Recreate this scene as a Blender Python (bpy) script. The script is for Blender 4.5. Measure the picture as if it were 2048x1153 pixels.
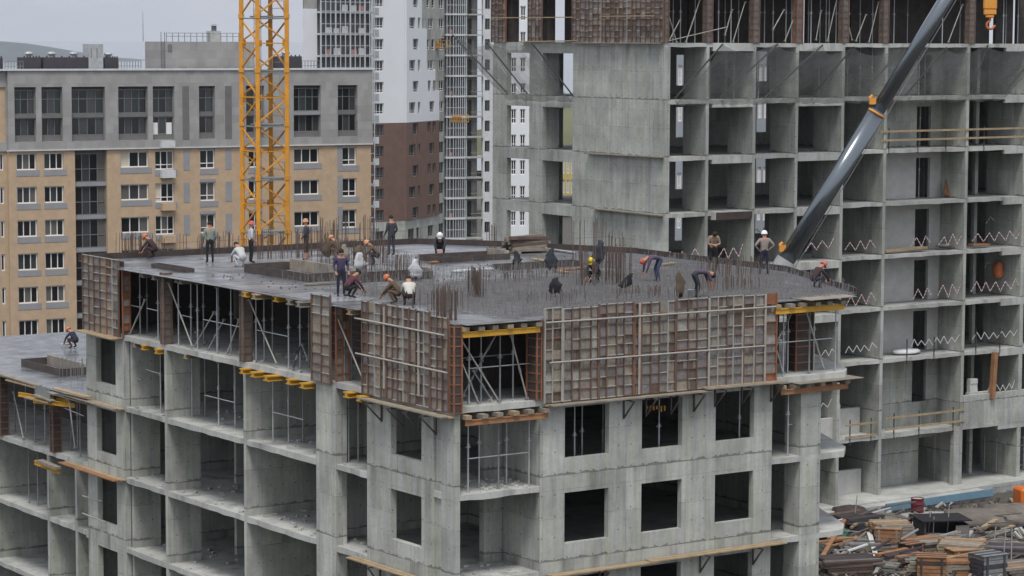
import bpy, bmesh, math, random
from mathutils import Vector, Matrix
random.seed(11)
for o in list(bpy.data.objects): bpy.data.objects.remove(o)
sc = bpy.context.scene
COL = sc.collection

# ------------------------------------------------------------ camera, sky, sun, exposure
CZ = 26.6                                    # camera height above the yard
F, PIT, ROL = 5115.6, 0.0968508, 0.003675    # focal length in photo pixels, pitch down, roll
cp, sp, cr, sr = math.cos(PIT), math.sin(PIT), math.cos(ROL), math.sin(ROL)
right0, up0, fwd0 = Vector((1, 0, 0)), Vector((0, sp, cp)), Vector((0, cp, -sp))
R_ = cr*right0 + sr*up0
U_ = -sr*right0 + cr*up0
cam = bpy.data.cameras.new('camera'); cam.sensor_width = 36; cam.lens = 36*F/2048
cam.clip_start = 1; cam.clip_end = 60000
camo = bpy.data.objects.new('camera', cam); COL.objects.link(camo)
m = Matrix.Identity(4)
for i in range(3): m[i][0] = R_[i]; m[i][1] = U_[i]; m[i][2] = -fwd0[i]
m[2][3] = CZ
camo.matrix_world = m
sc.camera = camo

world = bpy.data.worlds.new('World'); sc.world = world; world.use_nodes = True
nt = world.node_tree; nt.nodes.clear()
SUN_EL, SUN_AZ = math.radians(64), math.radians(183)     # behind the camera
sky = nt.nodes.new('ShaderNodeTexSky'); sky.sky_type = 'NISHITA'; sky.sun_disc = False
sky.sun_elevation = SUN_EL; sky.sun_rotation = SUN_AZ; sky.air_density = 1.5; sky.dust_density = 4.0; sky.ozone_density = 1.0
hsv = nt.nodes.new('ShaderNodeHueSaturation'); hsv.inputs['Saturation'].default_value = 0.45
mixw = nt.nodes.new('ShaderNodeMixRGB'); mixw.inputs[0].default_value = 0.78     # overcast: a thick even cloud layer over the sky
tcw = nt.nodes.new('ShaderNodeTexCoord'); nzw = nt.nodes.new('ShaderNodeTexNoise'); mpw = nt.nodes.new('ShaderNodeMapping')
mpw.inputs['Scale'].default_value = (2.2, 2.2, 7)
nzw.inputs['Scale'].default_value = 2.0; nzw.inputs['Detail'].default_value = 5; nzw.inputs['Roughness'].default_value = 0.55
rpw = nt.nodes.new('ShaderNodeValToRGB')
rpw.color_ramp.elements[0].position = 0.30; rpw.color_ramp.elements[0].color = (3.9, 4.15, 4.85, 1)
rpw.color_ramp.elements[1].position = 0.72; rpw.color_ramp.elements[1].color = (5.4, 5.55, 5.95, 1)
bg = nt.nodes.new('ShaderNodeBackground'); bg.inputs['Strength'].default_value = 0.11
wo = nt.nodes.new('ShaderNodeOutputWorld')
L = nt.links.new
L(tcw.outputs['Generated'], mpw.inputs[0]); L(mpw.outputs[0], nzw.inputs['Vector']); L(nzw.outputs['Fac'], rpw.inputs[0])
L(sky.outputs[0], hsv.inputs['Color']); L(hsv.outputs[0], mixw.inputs[1]); L(rpw.outputs[0], mixw.inputs[2])
L(mixw.outputs[0], bg.inputs['Color']); L(bg.outputs[0], wo.inputs['Surface'])

sun = bpy.data.lights.new('sun', 'SUN'); sun.energy = 1.5; sun.angle = math.radians(16); sun.color = (1.0, 0.96, 0.90)
suno = bpy.data.objects.new('sun', sun); COL.objects.link(suno)
# light comes from azimuth SUN_AZ measured clockwise from +Y
sd = Vector((math.sin(SUN_AZ)*math.cos(SUN_EL), math.cos(SUN_AZ)*math.cos(SUN_EL), math.sin(SUN_EL)))
suno.rotation_euler = sd.to_track_quat('Z', 'Y').to_euler(); suno.location = (20, -20, 60)

vs = sc.view_settings; vs.view_transform = 'Standard'; vs.look = 'None'; vs.gamma = 1; vs.use_curve_mapping = False
vs.exposure = 0.5
sc.render.engine = 'CYCLES'
sc.cycles.max_bounces = 6; sc.cycles.diffuse_bounces = 1; sc.cycles.glossy_bounces = 2; sc.cycles.volume_bounces = 2; sc.cycles.transparent_max_bounces = 12

# ------------------------------------------------------------ geometry helpers
def ray(x, y):
    """direction through photo pixel (x, y); only a direction, the distance comes from the plane that is hit"""
    return R_*(x-1024) - U_*(y-576.5) + fwd0*F

class Fr:
    """local frame: u runs along the right-hand face, v along the left-hand face, z up"""
    def __init__(s, K, az):
        a = math.radians(az); s.K = Vector(K[:2]); s.rz = math.pi/2 - a
        s.r = Vector((math.sin(a), math.cos(a))); s.l = Vector((-math.cos(a), math.sin(a)))
    def w(s, u, v, z=0.0):
        q = s.K + u*s.r + v*s.l; return Vector((q.x, q.y, z))
    def loc(s, p):
        q = Vector((p.x, p.y)) - s.K; return (q.dot(s.r), q.dot(s.l), p.z)
    def hit(s, x, y, u=None, v=None, z=None):
        d = ray(x, y)
        if z is not None: t = (z-CZ)/d.z
        else:
            n, c = (s.l, v) if v is not None else (s.r, u)
            t = (c + s.K.dot(n))/(d.x*n.x + d.y*n.y)
        return s.loc(Vector((d.x*t, d.y*t, CZ + d.z*t)))
def at_depth(x, y, d):
    r = ray(x, y); t = d/F; return Vector((r.x*t, r.y*t, CZ + r.z*t))

W = Fr((0, 0), 90)
M = Fr((-1.92045, 85.29856), 55.5614)         # building under construction in front
B = Fr(at_depth(1327, 300, 134.6), 55.5614)   # taller concrete frame behind it, parallel to it
C = Fr(at_depth(742, 290, 246), 60.0)         # finished beige and grey block
D = Fr(at_depth(810, 245, 362), 51.3)         # white and brown tower

class MB:
    def __init__(s): s.v = []; s.f = []; s.mi = []; s.m = 0
    def q(s, pts):
        n = len(s.v); s.v += [tuple(p) for p in pts]; s.f.append(tuple(range(n, n+len(pts)))); s.mi.append(s.m)
    def box(s, x0, x1, y0, y1, z0, z1):
        n = len(s.v)
        s.v += [(x, y, z) for z in (z0, z1) for y in (y0, y1) for x in (x0, x1)]
        for f in ((0,2,3,1),(4,5,7,6),(0,1,5,4),(2,6,7,3),(0,4,6,2),(1,3,7,5)): s.f.append(tuple(n+i for i in f)); s.mi.append(s.m)
        return s
    def bar(s, p, q, w, h=None, up=(0, 0, 1)):
        h = h or w; p, q = Vector(p), Vector(q); d = (q-p).normalized(); up = Vector(up)
        if abs(d.dot(up)) > .97: up = Vector((0, 1, 0))
        a = d.cross(up).normalized()*w/2; b = a.cross(d).normalized()*h/2
        n = len(s.v)
        for c in (p, q): s.v += [tuple(c-a-b), tuple(c+a-b), tuple(c+a+b), tuple(c-a+b)]
        for f in ((0,3,2,1),(4,5,6,7),(0,1,5,4),(1,2,6,5),(2,3,7,6),(3,0,4,7)): s.f.append(tuple(n+i for i in f)); s.mi.append(s.m)
        return s
    def tube(s, p, q, r, r2=None, n=7, caps=True):
        r2 = r if r2 is None else r2; p, q = Vector(p), Vector(q); d = (q-p).normalized()
        up = Vector((0, 0, 1)) if abs(d.z) < .97 else Vector((0, 1, 0))
        a = d.cross(up).normalized(); b = a.cross(d); k = len(s.v)
        for c, rr in ((p, r), (q, r2)):
            for i in range(n):
                t = 2*math.pi*i/n; s.v.append(tuple(c + a*math.cos(t)*rr + b*math.sin(t)*rr))
        for i in range(n):
            j = (i+1) % n; s.f.append((k+i, k+j, k+n+j, k+n+i)); s.mi.append(s.m)
        if caps:
            s.f.append(tuple(k+i for i in reversed(range(n)))); s.f.append(tuple(k+n+i for i in range(n))); s.mi += [s.m]*2
        return s
    def prism(s, pts, z0, z1):
        n = len(pts); k = len(s.v)
        s.v += [(x, y, z0) for x, y in pts] + [(x, y, z1) for x, y in pts]
        s.f.append(tuple(k+i for i in reversed(range(n)))); s.f.append(tuple(k+n+i for i in range(n))); s.mi += [s.m]*2
        for i in range(n):
            j = (i+1) % n; s.f.append((k+i, k+j, k+n+j, k+n+i)); s.mi.append(s.m)
        return s
    def lathe(s, c, prof, n=12):
        k = len(s.v); c = Vector(c)
        for r, z in prof:
            for i in range(n):
                t = 2*math.pi*i/n; s.v.append((c.x+r*math.cos(t), c.y+r*math.sin(t), c.z+z))
        for a in range(len(prof)-1):
            for i in range(n):
                j = (i+1) % n; s.f.append((k+a*n+i, k+a*n+j, k+(a+1)*n+j, k+(a+1)*n+i)); s.mi.append(s.m)
        for a, rev in ((0, True), (len(prof)-1, False)):
            if prof[a][0] > 1e-4:
                t = [k+a*n+i for i in range(n)]; s.f.append(tuple(reversed(t) if rev else t)); s.mi.append(s.m)
        return s
    def holed(s, pt, a0, a1, z0, z1, holes, t):
        """wall from a0..a1, z0..z1 with rectangular holes; pt(a, depth, z) gives the point"""
        A = sorted({a0, a1, *[min(max(h[i], a0), a1) for h in holes for i in (0, 1)]})
        Z = sorted({z0, z1, *[min(max(h[i], z0), z1) for h in holes for i in (2, 3)]})
        na, nz = len(A)-1, len(Z)-1
        def solid(i, j):
            if i < 0 or j < 0 or i >= na or j >= nz: return False
            ca, cz = (A[i]+A[i+1])/2, (Z[j]+Z[j+1])/2
            return not any(h[0] < ca < h[1] and h[2] < cz < h[3] for h in holes)
        for i in range(na):
            for j in range(nz):
                if not solid(i, j): continue
                l, r, b, u = A[i], A[i+1], Z[j], Z[j+1]
                s.q([pt(l,0,b), pt(r,0,b), pt(r,0,u), pt(l,0,u)]); s.q([pt(l,t,b), pt(l,t,u), pt(r,t,u), pt(r,t,b)])
                if not solid(i-1, j): s.q([pt(l,0,b), pt(l,0,u), pt(l,t,u), pt(l,t,b)])
                if not solid(i+1, j): s.q([pt(r,0,b), pt(r,t,b), pt(r,t,u), pt(r,0,u)])
                if not solid(i, j-1): s.q([pt(l,0,b), pt(l,t,b), pt(r,t,b), pt(r,0,b)])
                if not solid(i, j+1): s.q([pt(l,0,u), pt(r,0,u), pt(r,t,u), pt(l,t,u)])
        return s
    def build(s, name, mat, parent=None, org=(0, 0, 0), smooth=False, recalc=True, bevel=0):
        me = bpy.data.meshes.new(name)
        me.from_pydata([(x-org[0], y-org[1], z-org[2]) for x, y, z in s.v], [], s.f)
        mats = mat if isinstance(mat, (list, tuple)) else [mat]
        for k in mats: me.materials.append(k)
        if len(mats) > 1: me.polygons.foreach_set('material_index', s.mi)
        if recalc:
            bm = bmesh.new(); bm.from_mesh(me)
            bmesh.ops.remove_doubles(bm, verts=bm.verts, dist=1e-5)
            bmesh.ops.recalc_face_normals(bm, faces=bm.faces); bm.to_mesh(me); bm.free()
        if smooth: me.polygons.foreach_set('use_smooth', [True]*len(me.polygons))
        me.update()
        o = bpy.data.objects.new(name, me); COL.objects.link(o)
        if parent: o.parent = parent
        if bevel:
            b = o.modifiers.new('bevel', 'BEVEL'); b.width = bevel; b.segments = 1; b.limit_method = 'ANGLE'
        return o

def tag(o, label=None, cat=None, group=None, kind=None):
    if label: o['label'] = label
    if cat: o['category'] = cat
    if group: o['group'] = group
    if kind: o['kind'] = kind
    return o
def thing(name, label, cat, fr=W, org=(0, 0, 0), group=None, rz=None):
    o = bpy.data.objects.new(name, None); COL.objects.link(o); o.empty_display_size = .3
    o.location = fr.w(*org); o.rotation_euler = (0, 0, fr.rz if rz is None else rz)
    return tag(o, label, cat, group)
def solo(name, mb, mat, label, cat, fr=W, org=(0, 0, 0), group=None, **k):
    o = mb.build(name, mat, None, org, **k); o.location = fr.w(*org); o.rotation_euler = (0, 0, fr.rz)
    return tag(o, label, cat, group)
def child(name, me, parent, loc=(0, 0, 0), rot=None, scale=None):
    o = bpy.data.objects.new(name, me); COL.objects.link(o); o.parent = parent; o.location = loc
    if rot: o.rotation_euler = rot
    if scale: o.scale = scale
    return o
ORD = ['first','second','third','fourth','fifth','sixth','seventh','eighth','ninth','tenth','eleventh','twelfth','thirteenth','fourteenth','fifteenth','sixteenth','seventeenth','eighteenth','nineteenth','twentieth','twenty-first','twenty-second','twenty-third','twenty-fourth']
ptU = lambda v0: (lambda a, d, z: (a, v0+d, z))      # a wall along u whose outer face is v = v0
ptV = lambda u0: (lambda a, d, z: (u0+d, a, z))      # a wall along v whose outer face is u = u0

# ------------------------------------------------------------ materials
def newmat(name):
    m = bpy.data.materials.new(name); m.use_nodes = True
    n = m.node_tree; b = n.nodes['Principled BSDF']; return m, n, b
def plain(name, col, rough=.7, var=.18, scale=3.0, metal=0, bump=0, spec=.5):
    m, n, b = newmat(name); N = n.nodes.new; l = n.links.new
    b.inputs['Roughness'].default_value = rough; b.inputs['Metallic'].default_value = metal
    b.inputs['Specular IOR Level'].default_value = spec
    tc = N('ShaderNodeTexCoord'); oi = N('ShaderNodeObjectInfo'); ad = N('ShaderNodeVectorMath'); ad.operation = 'ADD'
    nz = N('ShaderNodeTexNoise'); nz.inputs['Scale'].default_value = scale; nz.inputs['Detail'].default_value = 6; nz.inputs['Roughness'].default_value = .65
    sc_ = N('ShaderNodeVectorMath'); sc_.operation = 'SCALE'; sc_.inputs['Scale'].default_value = 37.0
    cv = N('ShaderNodeCombineXYZ'); l(oi.outputs['Random'], cv.inputs[0]); l(oi.outputs['Random'], cv.inputs[1]); l(cv.outputs[0], sc_.inputs[0])
    l(tc.outputs['Object'], ad.inputs[0]); l(sc_.outputs[0], ad.inputs[1]); l(ad.outputs[0], nz.inputs['Vector'])
    r = N('ShaderNodeMapRange'); r.inputs[1].default_value = .25; r.inputs[2].default_value = .75; r.inputs[3].default_value = 1-var; r.inputs[4].default_value = 1+var
    l(nz.outputs['Fac'], r.inputs[0])
    mx = N('ShaderNodeVectorMath'); mx.operation = 'SCALE'; mx.inputs[0].default_value = col[:3]; l(r.outputs[0], mx.inputs['Scale'])
    l(mx.outputs[0], b.inputs['Base Color'])
    if bump:
        bp = N('ShaderNodeBump'); bp.inputs['Strength'].default_value = bump; bp.inputs['Distance'].default_value = .02
        l(nz.outputs['Fac'], bp.inputs['Height']); l(bp.outputs[0], b.inputs['Normal'])
    return m
def concrete(name, col, panel=1.1, zper=1.5, zoff=0.0, streak=.28, tint=(.96, .99, .90), dark=.55):
    """cast concrete: board panels of uneven tone, joint lines, run-down streaks, stains; coordinates in the building's own frame"""
    m, n, b = newmat(name); N = n.nodes.new; l = n.links.new
    b.inputs['Roughness'].default_value = .85; b.inputs['Specular IOR Level'].default_value = .25
    tc = N('ShaderNodeTexCoord'); sx = N('ShaderNodeSeparateXYZ'); l(tc.outputs['Object'], sx.inputs[0])
    def math_(op, a, c=None, d=None):
        k = N('ShaderNodeMath'); k.operation = op
        for i, t in enumerate((a, c, d)):
            if t is None: continue
            if isinstance(t, (int, float)): k.inputs[i].default_value = t
            else: l(t, k.inputs[i])
        return k.outputs[0]
    h = math_('ADD', sx.outputs[0], sx.outputs[1])
    hp = math_('DIVIDE', h, panel); zp = math_('DIVIDE', math_('ADD', sx.outputs[2], zoff), zper)
    hf = math_('FLOOR', hp); zf = math_('FLOOR', zp)
    cb = N('ShaderNodeCombineXYZ'); l(hf, cb.inputs[0]); l(zf, cb.inputs[1])
    wn = N('ShaderNodeTexWhiteNoise'); wn.noise_dimensions = '2D'; l(cb.outputs[0], wn.inputs['Vector'])
    tone = math_('MULTIPLY_ADD', wn.outputs['Value'], .2, .90)
    # joints
    fh = math_('ABSOLUTE', math_('SUBTRACT', math_('FRACT', hp), .5)); fz = math_('ABSOLUTE', math_('SUBTRACT', math_('FRACT', zp), .5))
    jh = math_('GREATER_THAN', fh, .5-.012/panel); jz = math_('GREATER_THAN', fz, .5-.011)
    j = math_('MAXIMUM', jh, jz)
    nzj = N('ShaderNodeTexNoise'); nzj.inputs['Scale'].default_value = .9; l(tc.outputs['Object'], nzj.inputs['Vector'])
    jf = math_('MULTIPLY', j, math_('MULTIPLY', math_('MAXIMUM', math_('MULTIPLY_ADD', nzj.outputs['Fac'], 3.2, -1.25), 0.0), .42))
    # vertical streaks
    mp = N('ShaderNodeMapping'); mp.inputs['Scale'].default_value = (3.2, 3.2, .22); l(tc.outputs['Object'], mp.inputs[0])
    n1 = N('ShaderNodeTexNoise'); n1.inputs['Scale'].default_value = 1.6; n1.inputs['Detail'].default_value = 7; n1.inputs['Roughness'].default_value = .62; l(mp.outputs[0], n1.inputs['Vector'])
    st = math_('MULTIPLY_ADD', n1.outputs['Fac'], streak*2.4, 1-streak*1.2)
    # blotches and fine grain
    n2 = N('ShaderNodeTexNoise'); n2.inputs['Scale'].default_value = .55; n2.inputs['Detail'].default_value = 8; n2.inputs['Roughness'].default_value = .7; l(tc.outputs['Object'], n2.inputs['Vector'])
    bl = math_('MULTIPLY_ADD', n2.outputs['Fac'], 1.25, .375)
    n3 = N('ShaderNodeTexNoise'); n3.inputs['Scale'].default_value = 9; n3.inputs['Detail'].default_value = 5; l(tc.outputs['Object'], n3.inputs['Vector'])
    gr = math_('MULTIPLY_ADD', n3.outputs['Fac'], .22, .89)
    val = math_('MULTIPLY', math_('MULTIPLY', tone, st), math_('MULTIPLY', bl, gr))
    val = math_('MULTIPLY', val, math_('SUBTRACT', 1.0, jf))
    # pour joint of each storey: an uneven dark band, with run-down stains in places
    zs = math_('FRACT', math_('DIVIDE', math_('ADD', sx.outputs[2], zoff), 3.0)); up_ = math_('SUBTRACT', 1.0, zs)
    nj = N('ShaderNodeTexNoise'); nj.inputs['Scale'].default_value = 2.6; nj.inputs['Detail'].default_value = 6; l(tc.outputs['Object'], nj.inputs['Vector'])
    wid = math_('MAXIMUM', math_('MULTIPLY_ADD', nj.outputs['Fac'], .11, -.035), .004)
    band = math_('MULTIPLY', math_('LESS_THAN', zs, wid), .48)
    mp2 = N('ShaderNodeMapping'); mp2.inputs['Scale'].default_value = (1.1, 1.1, .12); l(tc.outputs['Object'], mp2.inputs[0])
    n5 = N('ShaderNodeTexNoise'); n5.inputs['Scale'].default_value = 1.3; n5.inputs['Detail'].default_value = 5; l(mp2.outputs[0], n5.inputs['Vector'])
    run = math_('MULTIPLY', math_('MAXIMUM', math_('MULTIPLY_ADD', n5.outputs['Fac'], 3.4, -1.75), 0.0), math_('MULTIPLY', zs, .75))
    stain = math_('MINIMUM', math_('MAXIMUM', band, run), .5)
    val = math_('MULTIPLY', val, math_('SUBTRACT', 1.0, stain))
    # tie holes
    th = math_('SUBTRACT', math_('FRACT', math_('DIVIDE', h, .55)), .5); tz = math_('SUBTRACT', math_('FRACT', math_('DIVIDE', sx.outputs[2], .75)), .5)
    dd = math_('ADD', math_('MULTIPLY', th, th), math_('MULTIPLY', math_('MULTIPLY', tz, tz), 1.9))
    val = math_('MULTIPLY', val, math_('SUBTRACT', 1.0, math_('MULTIPLY', math_('LESS_THAN', dd, .0035), .5)))
    # damp greenish / warm tint
    n4 = N('ShaderNodeTexNoise'); n4.inputs['Scale'].default_value = .8; n4.inputs['Detail'].default_value = 3; l(mp.outputs[0], n4.inputs['Vector'])
    tn = N('ShaderNodeMixRGB'); tn.inputs[1].default_value = (*col, 1); tn.inputs[2].default_value = (col[0]*tint[0], col[1]*tint[1], col[2]*tint[2], 1)
    rp = N('ShaderNodeMapRange'); rp.inputs[1].default_value = .45; rp.inputs[2].default_value = .62; l(n4.outputs['Fac'], rp.inputs[0]); l(rp.outputs[0], tn.inputs[0])
    mx = N('ShaderNodeVectorMath'); mx.operation = 'SCALE'; l(tn.outputs[0], mx.inputs[0]); l(val, mx.inputs['Scale'])
    l(mx.outputs[0], b.inputs['Base Color'])
    bp = N('ShaderNodeBump'); bp.inputs['Strength'].default_value = .35; bp.inputs['Distance'].default_value = .02; l(val, bp.inputs['Height']); l(bp.outputs[0], b.inputs['Normal'])
    return m
MT = {}
MT['conc'] = concrete('concrete_front', (.415, .422, .402), .9, 1.5, .46, streak=.34)
MT['concB'] = concrete('concrete_back', (.40, .41, .392), 1.2, 1.5, .55, streak=.30)
MT['slab'] = concrete('concrete_slab', (.455, .465, .45), 3.1, 40, 0, streak=.14, tint=(1, .98, .94))
MT['deckply'] = plain('deck_plywood', (.13, .14, .165), .38, .5, .5)
MT['block'] = plain('aerated_block', (.52, .52, .50), .9, .15, 2)
for i, c in enumerate([(.225,.21,.185),(.275,.24,.19),(.15,.13,.115),(.19,.178,.175),(.235,.205,.175),(.125,.09,.07),(.32,.31,.28),(.20,.178,.178)]):
    MT['ply%d' % i] = plain('formwork_plywood_%d' % i, c, .75, .38, 3.0)
MT['rib'] = plain('formwork_rib_steel', (.145, .09, .068), .7, .4, 2.5)
MT['ribl'] = plain('worn_grey_steel', (.36, .34, .31), .55, .25, 2.0)
MT['plyd'] = plain('shade_coloured_shutter', (.06, .05, .048), .85, .4, 2.0)  # near-black colour stands in for the shade deep inside the storeys
MT['orange'] = plain('rusty_orange_steel', (.25, .105, .055), .65, .35, 2.5)
MT['boxbrown'] = plain('brown_formwork_post', (.060, .044, .040), .8, .4, 2.0)
MT['galv'] = plain('galvanised_steel', (.46, .48, .49), .42, .2, 3.0, metal=.35)
MT['galvd'] = plain('dull_steel', (.26, .28, .28), .5, .25, 3.0, metal=.3)
MT['yellow'] = plain('yellow_beam_paint', (.55, .30, .03), .6, .22, 2.5)
MT['timber'] = plain('raw_timber', (.36, .27, .165), .8, .3, 2.5)
MT['timberg'] = plain('weathered_timber', (.25, .22, .18), .85, .35, 2.5)
MT['timbero'] = plain('orange_timber', (.31, .155, .075), .85, .35, 2.5)
MT['rebar'] = plain('rusty_rebar', (.12, .085, .07), .8, .35, 1.5)
MT['rebarg'] = plain('grey_rebar', (.21, .205, .205), .7, .35, 1.5)
MT['darksteel'] = plain('dark_bracket_steel', (.07, .06, .055), .6, .3, 2.0)
MT['dirt'] = plain('rubble_dirt', (.17, .15, .13), .95, .4, 1.2)
MT['black'] = plain('black_cloth', (.016, .016, .02), .9, .3, 4)
MT['white'] = plain('white_cloth', (.47, .48, .50), .85, .2, 4)
# ------------------------------------------------------------ terrain, sea, far hills
def sstep(a, b, x):
    t = min(1, max(0, (x-a)/(b-a))); return t*t*(3-2*t)
def ground_z(x, y):
    s = 148 + max(0, x+6)*1.3
    z = -13*sstep(s, s+55, y) - 45*sstep(420, 1500, y) + 30*sstep(300, 420, y)*sstep(20, 60, x)*(1-sstep(700, 1200, y))
    return z
g = MB(); xs = [-1500,-700,-350,-200,-120]+list(range(-90, 121, 10))+[150,200,300,450,700,1500]; ys = [-60,0,40,70]+list(range(80, 300, 8))+[310,340,380,420,470,540,640,800,1000,1300,1700,2600]
nx = len(xs)
g.v = [(x, y, ground_z(x, y)) for y in ys for x in xs]
for j in range(len(ys)-1):
    for i in range(nx-1): g.f.append((j*nx+i, j*nx+i+1, (j+1)*nx+i+1, (j+1)*nx+i)); g.mi.append(0)
gm, gn, gb = newmat('yard_ground'); N = gn.nodes.new; l = gn.links.new
tc = N('ShaderNodeTexCoord'); n1 = N('ShaderNodeTexNoise'); n1.inputs['Scale'].default_value = .35; n1.inputs['Detail'].default_value = 9; n1.inputs['Roughness'].default_value = .7
rp = N('ShaderNodeValToRGB'); e = rp.color_ramp.elements
e[0].position = .32; e[0].color = (.05, .045, .04, 1); e[1].position = .7; e[1].color = (.15, .14, .125, 1)
k = e.new(.5); k.color = (.09, .08, .07, 1); k = e.new(.58); k.color = (.06, .07, .045, 1)
l(tc.outputs['Object'], n1.inputs['Vector']); l(n1.outputs['Fac'], rp.inputs[0]); l(rp.outputs[0], gb.inputs['Base Color']); gb.inputs['Roughness'].default_value = .95
bp = N('ShaderNodeBump'); bp.inputs['Strength'].default_value = .6; bp.inputs['Distance'].default_value = .15; l(n1.outputs['Fac'], bp.inputs['Height']); l(bp.outputs[0], gb.inputs['Normal'])
tag(g.build('ground', gm, smooth=True), kind='structure')
sea = MB(); sea.q([(-40000, 1500, -50), (40000, 1500, -50), (40000, 55000, -50), (-40000, 55000, -50)])
sm, sn, sb = newmat('sea_water'); sb.inputs['Base Color'].default_value = (.10, .13, .16, 1); sb.inputs['Roughness'].default_value = .12
hz_ = MB(); hz_.box(-7000, 7000, -600, 11500, -60, 130)
hm, hn, hb_ = newmat('haze_air'); hn.nodes.remove(hb_); pv = hn.nodes.new('ShaderNodeVolumePrincipled'); pv.inputs['Color'].default_value = (.86, .90, .96, 1); pv.inputs['Density'].default_value = 5e-5; pv.inputs['Anisotropy'].default_value = .2
hn.links.new(pv.outputs[0], hn.nodes['Material Output'].inputs['Volume'])
ho = tag(hz_.build('haze', hm), kind='stuff')
tag(sea.build('sea', sm), kind='structure')
def hill(name, cx, cy, rx, ry, h, z0, mat, seed):
    rnd = random.Random(seed); mb = MB(); n, r = 40, 8
    ph = [rnd.uniform(0, 6.3) for _ in range(6)]
    mb.v.append((cx, cy, z0+h))
    for j in range(1, r+1):
        t = j/r
        for i in range(n):
            a = 2*math.pi*i/n; w = 1 + .18*math.sin(3*a+ph[0]) + .1*math.sin(7*a+ph[1])
            hh = h*(math.cos(t*math.pi)*.5+.5)*(1+.2*math.sin(5*a+ph[2]+t*4)*t) if j < r else -3
            mb.v.append((cx+rx*t*w*math.cos(a), cy+ry*t*w*math.sin(a), z0+hh))
    for i in range(n): mb.f.append((0, 1+i, 1+(i+1) % n)); mb.mi.append(0)
    for j in range(r-1):
        for i in range(n):
            a = 1+j*n+i; b_ = 1+j*n+(i+1) % n; mb.f.append((a, a+n, b_+n, b_)); mb.mi.append(0)
    return tag(mb.build(name, mat, smooth=True), kind='structure')
MT['grass'] = plain('dry_grass_hill', (.11, .115, .06), .95, .5, .02)
MT['forest'] = plain('far_forest', (.05, .065, .07), .95, .3, .002)
p = at_depth(-40, 120, 9000); hill('hill', p.x, p.y, 560, 600, CZ-12+50, -50, MT['forest'], 3)
p = at_depth(1150, 300, 700); hill('hill', p.x+30, p.y, 70, 60, 18, ground_z(p.x+30, p.y)-2, MT['grass'], 4)

# ------------------------------------------------------------ the building in front
Z0 = CZ - 9.56
LV = [Z0 - 3*k for k in range(7)]          # undersides of the slabs; LV[0] is the deck being formed
mainb = thing('building_under_construction', 'unfinished grey concrete building in front, open bays on its left face, workers on its deck', 'building', M)
outline = [(0, 0), (17.5, 0), (18.3, .8), (22.3, 9.3), (22.5, 19.5), (19.4, 26.0), (17, 29.2), (0, 29.2)]
def rough_slab(pts, z0, z1, name, parent, seed, mat):
    """slab whose lower edge is a little ragged, as cast"""
    rnd = random.Random(seed); mb = MB(); P = []
    for i in range(len(pts)):
        a, b_ = Vector((*pts[i], 0)), Vector((*pts[(i+1) % len(pts)], 0)); n = max(1, int((b_-a).length/.55))
        for k in range(n): P.append(a.lerp(b_, k/n))
    n = len(P); mb.v = [(q.x, q.y, z0+rnd.uniform(-.035, .012)) for q in P] + [(q.x, q.y, z1+rnd.uniform(-.008, .008)) for q in P]
    mb.f.append(tuple(reversed(range(n)))); mb.f.append(tuple(range(n, 2*n)))
    for i in range(n): mb.f.append((i, (i+1) % n, n+(i+1) % n, n+i))
    mb.mi = [0]*len(mb.f)
    return mb.build(name, mat, parent)
for k in range(1, 6): rough_slab(outline, LV[k], LV[k]+.2, 'floor_slab', mainb, k, MT['slab'])
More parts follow.
